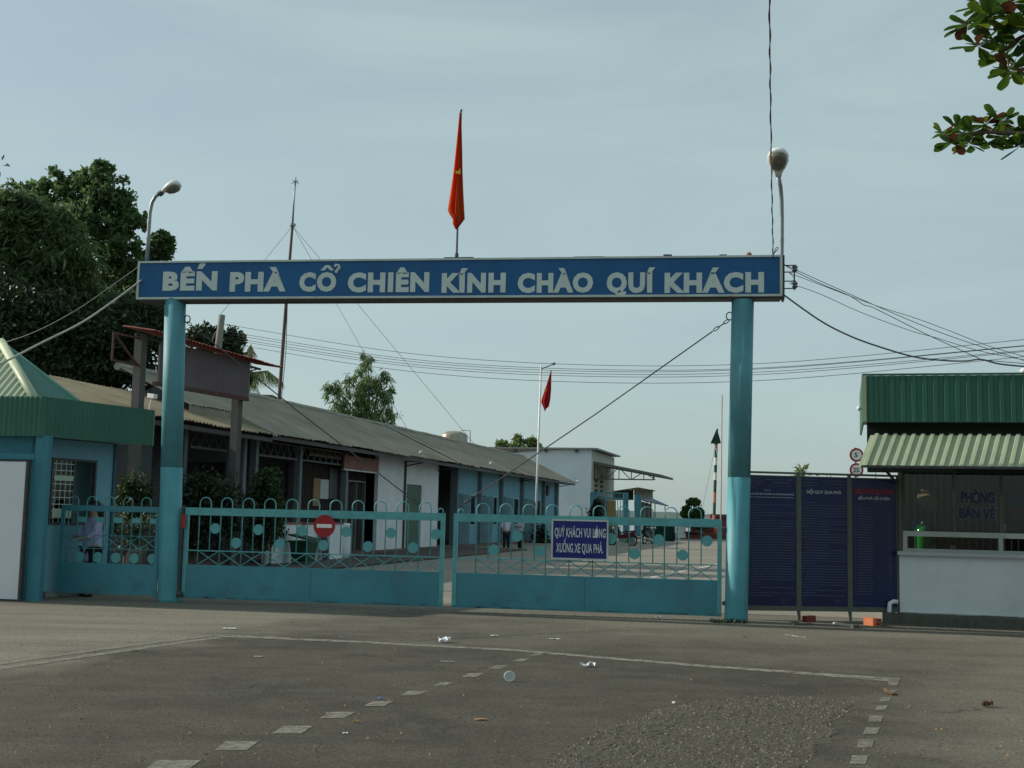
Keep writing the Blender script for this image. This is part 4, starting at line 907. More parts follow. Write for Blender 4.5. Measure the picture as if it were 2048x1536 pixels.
pst = part(off, 'poster_board', MB().box(xa, xa+(xb-xa)*.42, 1.43, 1.46, epx(630,1012,1.45)[1], za), mat('brown poster', (.25,.17,.09), .8))
part(off, 'poster_board', MB().box(xa+(xb-xa)*.44, xb, 1.42, 1.46, zb_, za-.02), mat('pale poster', (.45,.50,.47), .8, .1, 8))
xa, za = epx(661,936,1.4); xb, zb_ = epx(673,998,1.4); part(off, 'shutter_panel', MB().box(xa, xb, 1.40, 1.44, zb_, za), GREYW)
xa, za = epx(687,908,.9); xb, zb_ = epx(755,945,.9)
part(off, 'shop_sign', MB().box(xa, xb, .85, .92, zb_, za-.03), mat('faded red shop sign', (.24,.11,.09), .7, .3, 3)); part(off, 'shop_sign_edge', MB().box(xa, xb, .84, .93, zb_-.05, zb_-.001), FRAMEW)
xa, za = epx(715,960); xb, _ = epx(750,960)
df = MB(); df.box(xa, xa+.06, 1.38, 1.5, .11, za); df.box(xb-.06, xb, 1.38, 1.5, .11, za); df.box(xa+.06, xb-.06, 1.38, 1.5, za-.06, za); df.box((xa+xb)/2-.03, (xa+xb)/2+.03, 1.38, 1.5, .11, za-.06)
part(off, 'door_frame', df, mat('grey door frame', (.14,.16,.15), .6))
# white walls with a green door
xd0, zd = epx(814,968); xd1, _ = epx(844,970); xe = epx(876,1000)[0]
part(off, 'white_wall', MB().wall(xe-12.3, .10, 4.1, .15, [(xd0, xd1, .10, zd)], 1.0, 12.3), WALLW)
part(off, 'door', MB().box(xd0+.002, xd1-.002, 1.06, 1.10, .11, zd-.002), GREEND)
xr = epx(812,920,.95)[0]; part(off, 'downpipe', MB().tube([(xr,.95,.1),(xr,.95,3.75)], .05, 8), DARKMETAL)
for x in (xr, xe-.2, 36.5, 47.6): part(off, 'eave_bracket', MB().bar((x,.98,3.55),(x,.05,EZ-.12),.05).bar((x,.98,EZ-.1),(x,.05,EZ-.12),.05), DARKMETAL)
part(off, 'recess_wall', MB().box(xe+.02, 23.0, 2.6, 2.7, .11, 4.1), mat('dark blue recess', (.05,.11,.15), .8))
part(off, 'recess_return', MB().box(xe-.15, xe-.001, 1.151, 2.6, .11, 4.1), WALLT)
# blue bays
cols = [epx(p, 1000)[0] for p in (908, 956, 999, 1041, 1084, 1110)]
FINS = mat('grimy fin plaster', (.13,.17,.18), .9, .2, 2)
for x in cols: part(off, 'fin_column', MB().box(x-.13, x+.13, .80, 1.16, .10, 3.8), FINS)
for i in range(5):
    xa, xb = cols[i]+.14, cols[i+1]-.14; w = xb-xa
    ops = [(xa+.25, xa+.25+w*.25, .11, 2.58), (xa+w*.42, xb-.35, 1.02, 2.58)] if i < 4 else []
    part(off, 'bay_wall', MB().wall(w, .10, 4.1, .12, ops, 1.0, xa), WALLB)
    for (oa, ob, oz0, oz1) in ops:
        if oz0 < .5:
            part(off, 'door', MB().box(oa+.25, oa+.30, .35, 1.0, oz0+.01, oz1-.05), mat('pale blue door', (.24,.40,.46), .6)); continue
        f = MB(); f.box(oa, ob, .98, 1.05, oz0, oz0+.06); f.box(oa, ob, .98, 1.05, oz1-.06, oz1); f.box(oa, oa+.06, .98, 1.05, oz0+.06, oz1-.06); f.box(ob-.06, ob, .98, 1.05, oz0+.06, oz1-.06); f.box((oa+ob)/2-.03, (oa+ob)/2+.03, .98, 1.05, oz0+.06, oz1-.06)
        wq = part(off, 'window', f, mat('pale blue window frame', (.25,.40,.45), .6)); part(wq, 'pane', MB().box(oa+.06, ob-.06, 1.01, 1.016, oz0+.06, oz1-.06), GLASS)
        part(wq, 'shutter', MB().box(oa-.34, oa-.02, .93, .96, oz0+.02, oz1-.02), mat('pale blue shutter', (.22,.38,.45), .6))
part(off, 'inner_wall', MB().box(23.1, 47.9, 4.2, 4.3, .11, 4.2), GREYW)
xa, za = epx(1092,961); part(off, 'meter_box', MB().box(xa, xa+.5, .85, .99, 2.9, 3.55), DARKMETAL)
for px, py in ((841,905),(981,927),(1163,964)):   # guy wire anchors along the eave
    x, z = epx(px, py, -.1); part(off, 'guy_anchor', MB().ball((min(x,49), -.12, z), .08, .08, .09), FRAMEW, smooth=True)
# water tank on the roof
x, z = epx(918, 880, 4.6)
tkk = thing('water_tank', 'round steel water tank standing behind the grey roof ridge', 'water tank', EM @ Vector((x, 4.9, 5.08)), ERZ)
part(tkk, 'barrel', MB().lathe([(.78,0),(.80,.05),(.80,1.12),(.76,1.2),(.45,1.36),(.12,1.4)], 24), mat('stainless tank steel', (.30,.29,.24), .4, .2, 3, metal=.4, dirt=(.40,.30,.18), dirt_amt=.6, dscale=2), smooth=True)
part(tkk, 'pipe', MB().tube([(.3,-.9,-.2),(.3,-.9,1.45),(-.6,-.6,1.4)], .025, 6), STEEL); part(tkk, 'stand', MB().box(-.7,.7,-.7,.7,-.35,-.01), DARKMETAL)

# ------------------------------------------------------------------ shop shed with tan roof, nearer end
sh = thing('shop_shed', 'open-fronted shop shed with mossy tan corrugated roof behind the guard booth', 'building', EM @ Vector((-8.5,0,0)), ERZ)
SHM = EM; sI = None
def spart(name, mb, m, **k): return part(sh, name, mb, m, world=True, **k)
b = MB(EM); b.corr((-9.5,-.12,3.80),(.35,-.12,3.80),(-9.5,3.7,4.93), 52, .045, jag=.05); spart('roof_slope', b, ROOFT)
b = MB(EM); b.corr((.2,7.4,3.80),(-9.5,7.4,3.80),(.2,3.7,4.93), 52, .045); spart('roof_slope', b, ROOFT)
b = MB(EM); b.box(-9.4, .3, .05, .11, 3.62, 3.74); spart('eave_beam', b, DARKMETAL)
b = MB(EM); b.box(-9.0, .3, 3.6, 3.7, .1, 4.7); spart('rear_partition', b, mat('dim shop wall', (.10,.11,.11), .9, .2, 1.5))
b = MB(EM); b.box(-9.0, -4.6, 1.2, 1.3, .1, 3.5); spart('front_wall', b, GREYW)
for x in (-8.9, -6.4, -4.0, -1.2):
    b = MB(EM); b.box(x-.09, x+.09, .55, .73, .0, 3.72); spart('column', b, GREYW)
b = MB(EM); b.box(-9.2, .3, .3, 6.9, .006, .09); spart('floor_slab', b, mat('reddish plinth', (.13,.085,.07), .9, .2, 2))
for x0_, x1_, z0_, z1_ in ((-8.2,-7.2,.1,2.2),(-3.2,-2.4,1.1,2.2),(-2.0,-.6,1.3,2.3)):
    b = MB(EM); b.box(x0_, x1_, 3.5 if x0_ > -4.6 else 1.15, 3.58 if x0_ > -4.6 else 1.19, z0_, z1_); spart('shutter_panel', b, SHADE_WALL)
# small eave lamp on bent arm
px = at(303, 793, 25.0)
sl_ = thing('spotlight', 'small white floodlight on thin bent stalk above the green booth fascia', 'lamp', at(297,823,25.0))
part(sl_, 'stalk', MB().tube([at(297,830,25.0), at(300,808,25.0), at(303,799,25.0)], .015, 6), WHITEMETAL, world=True)
part(sl_, 'head', MB().bar(at(298,791,25.0), at(311,793,24.9), .10, .09), WHITEMETAL, world=True)

# ------------------------------------------------------------------ billboard with red roof
bp0, bp1 = at(270, 900, 27.3), at(470, 900, 31.0); bp0.z = bp1.z = 0
BD = (bp1-bp0).normalized(); BRZ = math.atan2(BD.y, BD.x); BM = frame(bp0, BRZ); BL = (bp1-bp0).length
bb_ = thing('billboard', 'faded pinkish billboard on concrete posts under a narrow red corrugated roof', 'billboard', bp0, BRZ)
for x in (0, BL): part(bb_, 'post', MB().box(x-.10, x+.10, -.10, .10, 0, 5.45 if x == 0 else 5.2), mat('tree shaded concrete', (.085,.085,.08), .9, .2, 2))  # post concrete darkened to stand in for tree shade
FADE = mat('faded pink poster', (.105,.08,.09), .8, .1, 1.2, dirt=(.16,.17,.18), dirt_amt=.4, dscale=.8)
xsb = [.45, 1.55, 2.75, BL+.12]
for i in range(3): part(bb_, 'panel', MB().box(xsb[i], xsb[i+1]-.01, -.20-.01*i, -.15, 4.42, 5.36), FADE)
part(bb_, 'frame_rail', MB().box(.3, BL+.2, -.22, -.135, 4.33, 4.415), mat('rusty red rail', (.085,.04,.035), .8, .3, 5)); part(bb_, 'frame_rail', MB().box(BL+.125, BL+.19, -.215, -.14, 4.416, 5.4), POST)
b = MB(); b.corr((-.25,-.55,5.48),(BL+1.25,-.55,5.30),(-.25,.35,5.62), 42, .03, jag=.02); part(bb_, 'roof', b, ROOFR)
part(bb_, 'roof_truss', MB().bar((-.2,0,5.42),(BL+1.0,0,5.25),.05).bar((BL,0,5.0),(BL+.9,0,5.25),.03), DARKMETAL)
sq = MB()
for p, q in (((-.95,0,4.75),(-.1,0,4.75)),((-.95,0,5.35),(-.1,0,5.35)),((-.95,0,4.75),(-.95,0,5.35)),((-.95,0,5.35),(-.1,0,4.75))): sq.bar(p, q, .04)
part(bb_, 'side_bracket', sq, mat('rusty red rail', (.085,.04,.035), .8, .3, 5))

# ------------------------------------------------------------------ utility pole and radio mast
up0 = at(443, 640, 46); ub = Vector((up0.x-.35, up0.y, 0))
ut_ = thing('utility_pole', 'grey concrete utility pole rising behind the red billboard roof', 'pole', ub)
part(ut_, 'shaft', MB().tube([ub, at(437,690,46), at(444,630,46)], [.16,.135,.125], 12), CONC, world=True, smooth=True)
part(ut_, 'wire_hook', MB().tube([at(440,655,46), at(430,668,46), at(424,684,46)], .03, 6), DARKMETAL, world=True)
mB = at(556, 820, 52); mb0 = Vector((mB.x-.5, 52, 0))
ms_ = thing('radio_mast', 'tall thin guyed radio mast leaning behind the grey office roof', 'mast', mb0)
part(ms_, 'lower_shaft', MB().tube([mb0, at(557,815,52), at(569,650,52), at(576,560,52), at(585,450,52)], [.085,.08,.075,.07,.055], 8), mat('rusty mast paint', (.10,.06,.06), .7, .3, 2), world=True, smooth=True)
part(ms_, 'upper_shaft', MB().tube([at(585,450,52), at(588,400,52), at(591,362,52)], [.045,.035,.028], 8), STEEL, world=True, smooth=True)
an = MB()
for k in range(8):
    a = k*math.pi/4; c = at(591,364,52); an.bar(c, c + Vector((math.cos(a)*.16, math.sin(a)*.16, .05 if k % 2 else -.08)), .02)
an.bar(at(591,366,52), at(592,355,52), .03); part(ms_, 'antenna', an, DARKMETAL, world=True)
part(ms_, 'collar', MB().lathe([(.1,-.06),(.14,-.05),(.14,.05),(.1,.06)], 10, at(585,450,52)), STEEL, world=True)
part(ms_, 'feeder_cable', MB().tube([at(581,500,52), at(582,530,51.9), at(575,600,51.9), at(572,700,51.9), at(562,810,51.9)], .016, 5), WIRE, world=True)
for tip in (at(440,630,46.2), at(841,905,50.3), at(981,927,61.5)):
    part(ms_, 'guy_wire', MB().tube([at(585,452,52), tip], .010, 5), STEEL, world=True)

# ------------------------------------------------------------------ wires
def wire(name, label, pts, r, m, group=None, n=18):
    P = [at(x, y, Y) for x, y, Y in pts]; out_ = []
    k = len(P)
    for i in range(k-1):   # catmull-rom through the points
        p0, p1, p2, p3 = P[max(i-1,0)], P[i], P[i+1], P[min(i+2,k-1)]
        for t in np.linspace(0, 1, n//2, endpoint=False):
            out_.append(.5*((2*p1) + (p2-p0)*t + (2*p0-5*p1+4*p2-p3)*t*t + (3*p1-p0-3*p2+p3)*t**3))
    out_.append(P[-1]); c = P[0].copy()
    return solo(name, MB().tube(out_, r, 6), m, label, 'cable', c, group=group)
PW = 'parallel power lines from the concrete pole'
ORD = iter(('topmost', 'second from the top', 'third from the top', 'third from the bottom', 'second from the bottom', 'lowest'))
for ya, ym, yb, yc in ((656,729,718,678),(670,738,727,690),(675,742,729,691),(681,747,735,700),(685,752,740,702),(693,764,752,712)):
    wire('power_line', 'thin power line strung from the concrete pole, ' + next(ORD) + ' of the bundle', [(447,ya-8,46),(800,(ya+ym)/2+12,43),(1150,ym,40),(1540,yb+8,37),(2060,yc,33)], .009, WIRE, PW)
E1 = 19.62
wire('service_wire', 'uppermost thin wire leaving the right end of the gateway sign', [(1566,528,E1),(1650,566,E1),(1790,628,E1),(1900,672,E1),(2060,725,E1)], .0055, WIRE)
wire('service_wire', 'kinked thin wire crossing below the uppermost wire from the gateway sign', [(1566,528,E1),(1600,548,E1),(1650,571,E1),(1700,592,E1),(1728,610,E1),(1750,617,E1),(1850,667,E1),(1950,713,E1),(1972,720,E1),(2060,728,E1)], .006, WIRE)
wire('service_wire', 'thin wire leaving the upper insulator of the gateway bracket', [(1579,546,E1),(1650,573,E1),(1700,592,E1),(1760,614,E1),(1830,636,E1),(1900,662,E1),(1980,693,E1),(2060,716,E1)], .005, WIRE)
wire('service_wire', 'thin wire leaving the lower insulator of the gateway bracket', [(1580,567,E1),(1640,588,E1),(1720,624,E1),(1820,661,E1),(1870,675,E1),(1960,702,E1),(2060,722,E1)], .005, WIRE)
wire('service_wire', 'short wire loop joining the two insulators of the gateway bracket', [(1578,545,E1),(1588,556,E1),(1583,565,E1),(1579,568,E1)], .005, WIRE)
wire('main_cable', 'thick dark cable sagging from the gateway sign to the far side of the ticket office', [(1565,588,E1),(1640,641,E1),(1700,672,E1),(1760,694,E1),(1830,714,E1),(1890,721,E1),(1930,722,E1),(1962,719,E1),(2000,728,E1),(2060,734,E1)], .014, CABLED)
wire('main_cable', 'thick pale cable sagging from the gateway sign over the guard booth roof', [(286,558,21.2),(220,607,20.4),(160,647,19.6),(80,687,18.6),(0,728,17.6),(-60,750,17)], .016, CABLE)
wire('thin_cable', 'thin dim cable running from the gateway sign past the dark trees', [(286,527,21.3),(230,567,22),(150,622,23),(60,668,24),(-40,700,25)], .008, CABLED)
wire('twisted_cable', 'twisted black cable dropping steeply to the right end of the gateway sign', [(1546.5,520,19.6),(1544,400,17.2),(1541,200,14.0),(1539,0,11.6),(1538.5,-80,10.9)], .0065, WIRE)
tw = [at(x, y, Y) for x, y, Y in [(1546.5,520,19.6),(1544,400,17.2),(1541,200,14.0),(1539,0,11.6),(1538.5,-80,10.9)]]
hel = []
for i in range(4):
    for t in np.linspace(0,1,22,endpoint=False):
        c = tw[i].lerp(tw[i+1], t); a = (i*22+t*22)*.85; hel.append(c + Vector((math.cos(a)*.010, 0, math.sin(a)*.010*.3)))
solo('twisted_cable', MB().tube(hel, .006, 5), WIRE, 'second strand winding round the twisted black cable above the gateway sign', 'cable', hel[0])

# ------------------------------------------------------------------ second flag, beacon, poles, road signs
fb_ = gnd(1068, 1101); fY = fb_.y
def f2(x, y): return at(x, y, fY) - fb_
rows = []
for y, xl, xr, dy in [(741,1101.5,1103,.03),(760,1096,1102.4,.06),(780,1089.5,1102,.10),(800,1083,1100,.13),(805,1082.5,1099,.13),(813,1086,1097.5,.11),(818,1088,1092,.06),(823,1089.3,1090,.02)]:
    a = f2(xl, y); c = f2(xr, y); rows.append((a.z, a.x, c.x, dy))
f2o = flag('flag', 'limp crimson flag hanging from a slanting spar in the yard', [f2(1068,1101), f2(1075,930), f2(1082.5,730)], (fb_, 0), rows, FLAG2, WHITEMETAL, [f2(x,y)+Vector((0,-.2,0)) for x, y in ((1088,780),(1091,777),(1092,781),(1089,784))], .045, 'flags')
part(f2o, 'spar', MB().tube([f2(1082.5,738), f2(1100,731), f2(1110,727)], .03, 6), STEEL)
part(f2o, 'pulley', MB().ball(f2(1108,727.5), .07), DARKMETAL)

BY = 112.0; bb0 = at(1427, 1074, BY); bb0.z = 0
bc = thing('river_beacon', 'river beacon with green triangular topmark on red and white banded pole', 'beacon', bb0)
BANDS = [mat('beacon white', (.62,.60,.55), .7), mat('beacon dark green', (.03,.07,.05), .7), mat('beacon faded red', (.45,.16,.12), .7)]
ys = [1074,1055,1030,1005,985,960,945,930,915,900,888]; seq = [0,2,1,2,1,0,1,0,1,2]
for i in range(10):
    ya, yb = ys[i], ys[i+1]; xa = 1427 + (1074-ya)/(1074-888)*5.5; xb = 1427 + (1074-yb)/(1074-888)*5.5
    part(bc, 'pole_band', MB().tube([at(xa,ya,BY), at(xb,yb,BY)], .14, 8), BANDS[seq[i]], world=True)
tp = [at(1421,887,BY), at(1442.5,887,BY), at(1434,857,BY)]
part(bc, 'topmark', MB().prism(tp, (0,.12,0)), mat('topmark green', (.012,.055,.032), .6), world=True)
part(bc, 'topmark', MB().prism([at(1428,889,BY-.5), at(1434,889,BY+.6), at(1434,857,BY)], (.1,0,0)), mat('topmark green', (.012,.055,.032), .6), world=True)
for tip in (at(1400,1040,BY-4), at(1458,1045,BY-3)): part(bc, 'guy_wire', MB().tube([at(1431,890,BY), tip], .018, 5), STEEL, world=True)
tp0 = at(1441, 1060, 62); tp0.z = 0
solo('thin_pole', MB().tube([tp0, at(1441.5,1035,62), at(1444,790,62)], .035, 8), mat('weathered thin pole', (.36,.33,.32), .6, .2, 1), 'tall thin bare pole standing just left of the right gateway pillar', 'pole', tp0, smooth=True)

RSY = 45.0; rs0 = at(1713, 1100, RSY); rs0.z = 0
rs = thing('load_limit_sign', 'post with two round red-rimmed limit signs reading 5 and 25 behind the notice board', 'sign', rs0)
part(rs, 'post', MB().tube([(0,.06,0),(0,.06,at(1713,895,RSY).z)], .04, 8), STEEL)
for py, tx, w in ((910,'5',.12),(940,'25',.21)):
    c = at(1713, py, RSY) - rs0; c.y = 0
    dsk = part(rs, 'sign_disc', MB().disc(c, .255, (0,1,0), .02, 28), REDP)
    part(dsk, 'face', MB().disc(c+Vector((0,-.0125,0)), .185, (0,1,0), .008, 28), PAPER)
    part(dsk, 'number', text_mb(tx, c.x-w/2-.02, c.x+w/2-.02, c.z-.085, .17, c.y-.022, offset=.02, th=.006), BLACK)
    if tx == '25': part(dsk, 'number', MB().box(c.x+.105, c.x+.13, c.y-.022, c.y-.017, c.z-.085, c.z-.055), BLACK)
for px, wh in ((1751, 'farther from the ticket office corner'), (1780, 'close to the ticket office corner')):
    q = at(px, 1100, 60); q.z = 0
    solo('thin_post', MB().tube([q, at(px,900,60)], .03, 6), mat('weathered thin pole', (.36,.33,.32), .6), 'thin post behind the red-headed notice panel, ' + wh, 'post', q, group='thin posts behind the notice board')
q = at(2040, 742, 26); qq = thing('lamp', 'white lamp head showing over the green fascia of the ticket office', 'lamp', Vector((q.x+.8, 26, 0)), 0)
part(qq, 'pole', MB().tube([(0,0,0),(0,0,q.z-.1),(-.25,0,q.z),(-.5,0,q.z)], .04, 8), STEEL, smooth=True)
part(qq, 'lamp_head', MB().lathe([(.02,0),(.06,.03),(.085,.12),(.07,.24),(.02,.30)], 12, (-.50,0,q.z), Matrix.Rotation(-math.pi/2, 4, 'Y')), WHITEMETAL, smooth=True)

# ------------------------------------------------------------------ white hall with awning, shed, railings, hoarding in the yard
c0 = at(1180, 1076, 93); c0.z = 0
HR = R(-14); HM = frame(c0, HR)   # local x right along the gable wall, y away
hall = thing('white_hall', 'tall white gabled hall with dark trussed awning on its right side', 'building', c0, HR)
def hz(y, Y=93): return at(1180, y, Y).z
part(hall, 'front_wall', MB().prism([(-9,0,0),(0,0,0),(0,0,hz(898)),(-.6,0,hz(897)),(-9,0,hz(912))], (0,.2,0)), mat('pale blue white wall', (.58,.65,.70), .85, .05, .8, dirt=(.45,.49,.51), dirt_amt=.35, dscale=.5))
part(hall, 'side_wall', MB().box(-.2, 0, .201, 11, 0, hz(901)), mat('cream side wall', (.42,.43,.38), .85, .1, .8))
rf_ = MB(); rf_.box(-9.3, .5, -.35, 11.2, hz(899), hz(896)); part(hall, 'roof', rf_, mat('thin grey roof edge', (.25,.26,.26), .7))
for i in range(3): part(hall, 'rafter_end', MB().box(-6+2.4*i, -5.8+2.4*i, -.3, -.01, hz(905), hz(900)), DARKMETAL)
AZ0, AZ1 = hz(921), hz(946)
awn = part(hall, 'side_awning', MB().prism([(0,1.0,AZ0),(5.2,1.0,AZ0-.95),(5.2,1.0,AZ0-1.12),(0,1.0,AZ0-.22)], (0,8,0)), mat('dark awning sheet', (.13,.13,.12), .8))
for yy in (1.2,):
    wb = MB(); zb_ = AZ0-1.35; wb.bar((0,yy,zb_),(4.6,yy,zb_),.09)
    for i in range(5):
        x = i*.95; zt_ = AZ0-.12-x*.18; wb.bar((x+.05,yy,zb_),(x+.05,yy,zt_),.06); wb.bar((x+.05,yy,zb_ if i % 2 else zt_),(x+.95,yy,zt_-.17 if i % 2 else zb_),.06)
    wb.bar((4.6,yy,zb_),(4.6,yy,AZ0-1.0),.12); part(awn, 'truss', wb, DARKMETAL)
for yy in (1.6, 4.2):
    vb = MB()
    for k in range(3): vb.box(.002, .05, yy, yy+1.1, hz(953)-.35-k*.38, hz(953)-.15-k*.38)
    part(hall, 'vent_block', vb, mat('dark vent slot', (.06,.07,.06), .9))
part(hall, 'name_plate', MB().box(.003, .06, 4.0, 5.6, hz(952), hz(947)), mat('olive name plate', (.14,.15,.08), .7))
part(hall, 'doorway', MB().box(.002, .05, 1.5, 6.5, 0, 3.2), mat('dark doorway', (.05,.055,.05), .9))
# far shed
sY = 104.0; s0 = at(1268, 1072, sY); s0.z = 0
shd = thing('far_shed', 'small pale corrugated shed with gabled roof and blue-grey lean-to in the yard', 'shed', s0)
def s2(x, y, dy=0): p = at(x, y, sY+dy) - s0; return p
part(shd, 'clad_wall', MB().corr(s2(1268,1000), s2(1306,1000), s2(1268,979), 14, .05), mat('pale cladding', (.45,.47,.45), .8, .08))
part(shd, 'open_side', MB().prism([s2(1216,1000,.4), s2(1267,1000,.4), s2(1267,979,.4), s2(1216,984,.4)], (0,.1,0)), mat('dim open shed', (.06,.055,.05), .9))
part(shd, 'roof', MB().prism([s2(1206,985,-.8), s2(1276,974.5,-.8), s2(1311,981,-.8), s2(1311,982.2,-.8), s2(1276,976.3,-.8), s2(1206,986.5,-.8)], (0,6,0)), mat('brownish shed roof', (.20,.15,.10), .8))
part(shd, 'lean_to_roof', MB().prism([s2(1280,999,-1.6), s2(1306,999,-1.6), s2(1337,1013,-2.6), s2(1290,1003.5,-2.6)], (0,.0,.08)), mat('blue grey lean-to sheet', (.24,.27,.34), .7))
for px in (1284, 1294, 1302, 1310, 1330): part(shd, 'post', MB().bar(s2(px,1074,-1.8), s2(px,1004 if px < 1320 else 1012,-1.8), .10 if px == 1302 else .07), DARKMETAL)
part(shd, 'lower_wall', MB().prism([s2(1284,1073,-1.5), s2(1302,1073,-1.5), s2(1302,1008,-1.5), s2(1284,1003,-1.5)], (0,.08,0)), mat('pale panel board', (.42,.46,.40), .8))
# turquoise railing gate in the yard
rY = 90.0; r0 = at(1182, 1076, rY); r0.z = 0
rl = thing('yard_railing', 'tall turquoise railing gate across the yard beside the white hall', 'railing', r0)
def r2(x, y, dy=0): return at(x, y, rY+dy) - r0
RT = mat('dull turquoise railing', (.06,.19,.24), .6)
for y in (985, 996): part(rl, 'rail', MB().bar(r2(1182,y), r2(1250,y+1.5), .10), RT)
for px in np.arange(1199, 1250, 5.2): part(rl, 'bar', MB().bar(r2(px,1072), r2(px,986), .045), RT)
part(rl, 'post', MB().prism([r2(1247,1073), r2(1257,1073), r2(1257,985), r2(1247,985)], (0,.3,0)), RT); part(rl, 'post', MB().prism([r2(1269,1073,.4), r2(1283,1073,.4), r2(1283,990,.4), r2(1269,989,.4)], (0,.35,0)), RT)
part(rl, 'post', MB().prism([r2(1180,1073), r2(1196,1073), r2(1196,986), r2(1180,985)], (0,.3,0)), RT)
# green hoarding
hY = 84.0; h0 = at(1286, 1084, hY); h0.z = 0
hd = thing('green_hoarding', 'low dark green sheet fence with white posts at the far end of the yard', 'fence', h0)
def h2(x, y, dy=0): return at(x, y, hY+dy) - h0
part(hd, 'sheet', MB().corr(Vector((h2(1284,1085).x,0,.03)), Vector((h2(1352,1085).x,.5,.03)), Vector((h2(1284,1085).x,0,h2(1300,1043).z)), 26, .06), mat('dark green hoarding', (.012,.05,.038), .6, .15, 2))
for px in (1284, 1353, 1357): part(hd, 'post', MB().bar(Vector((h2(px,1085).x,-.15,0)), Vector((h2(px,1085).x,-.15,h2(px,1041).z)), .08), FRAMEW)
part(hd, 'top_rail', MB().bar(Vector((h2(1284,1043).x,-.1,h2(1284,1043).z+.05)), Vector((h2(1357,1043).x,.3,h2(1353,1043).z+.05)), .06), FRAMEW)
g0 = gnd(1380, 1079); wl = thing('white_low_wall', 'low white wall behind the clipped bonsai at the far end of the yard', 'wall', g0)
part(wl, 'face', MB().box(at(1355,1075,g0.y).x-g0.x, at(1375,1075,g0.y).x-g0.x, 1.0, 1.2, .1, 1.35), WALLW); part(wl, 'coping', MB().box(at(1354,1075,g0.y).x-g0.x, at(1376,1075,g0.y).x-g0.x, .95, 1.25, 1.351, 1.42), CONC)
# red brick planter beds, white tapered pot, red drum near the beacon
k0 = gnd(1404, 1078)
pl_ = thing('brick_planter', 'long low dark red brick planter under the bonsai and beacon', 'planter', k0)
part(pl_, 'wall', MB().box(-2.4, 2.0, 0, .25, 0, .38), mat('dark red brick', (.17,.055,.04), .9, .25, 6)); part(pl_, 'cap', MB().box(-2.45, 2.05, -.05, .30, .381, .45), mat('red cap', (.24,.09,.06), .9)); part(pl_, 'raised_bed', MB().box(-.8, 1.0, .31, 1.2, 0, 1.15), mat('maroon bed wall', (.11,.035,.035), .9))
k1 = gnd(1417, 1077); solo('white_pot', MB().lathe([(.16,0),(.24,.2),(.52,1.05),(.52,1.12),(.44,1.12)], 4, (0,0,0), Matrix.Rotation(R(45),4,'Z')), WALLW, 'tall white tapered square pot by the brick planter', 'pot', k1 + Vector((0,-.3,.0)), world=False)
k2 = gnd(1423, 1078); solo('red_drum', MB().lathe([(.26,0),(.28,.02),(.27,.3),(.285,.32),(.27,.6),(.285,.62),(.27,.9),(.24,.95)], 14), mat('red drum paint', (.48,.09,.05), .5), 'small red drum standing beside the white tapered pot', 'drum', k2 + Vector((.1,-.5,0)), world=False, smooth=True)
# distant red kiosk seen past the right pillar
k3 = gnd(1452, 1074); kk = thing('red_kiosk', 'distant dark red kiosk glimpsed between gate leaf and right pillar', 'kiosk', k3)
part(kk, 'body', MB().box(-1.2, 1.6, 0, 2, 0, 1.9), mat('dark red kiosk', (.17,.03,.035), .7)); part(kk, 'roof', MB().box(-1.5, 1.9, -.3, 2.3, 1.91, 2.1), mat('kiosk roof', (.10,.05,.05), .8)); part(kk, 'counter', MB().box(-1.1, 1.5, -.2, -.01, .8, .95), mat('kiosk counter', (.30,.28,.30), .8))
# excavator-yellow machine behind the railing
y0_ = at(1221, 1068, 96); y0_.z = 0
ym = thing('yellow_machine', 'yellow machine cabin standing behind the turquoise yard railing', 'machine', y0_)
part(ym, 'body', MB().box(-.35,.55,0,1.0,.9,2.1), mat('machine yellow', (.45,.22,.02), .5)); part(ym, 'cab', MB().box(-.3,.4,.1,.9,2.11,2.9), mat('machine yellow', (.45,.22,.02), .5)); part(ym, 'base', MB().box(-.5,.7,.05,1.1,.3,.89), DARKMETAL)
for x in (-.3, .5): part(ym, 'wheel', MB().disc((x,-.05,.35), .35, (0,1,0), .25, 18), RUBBER)

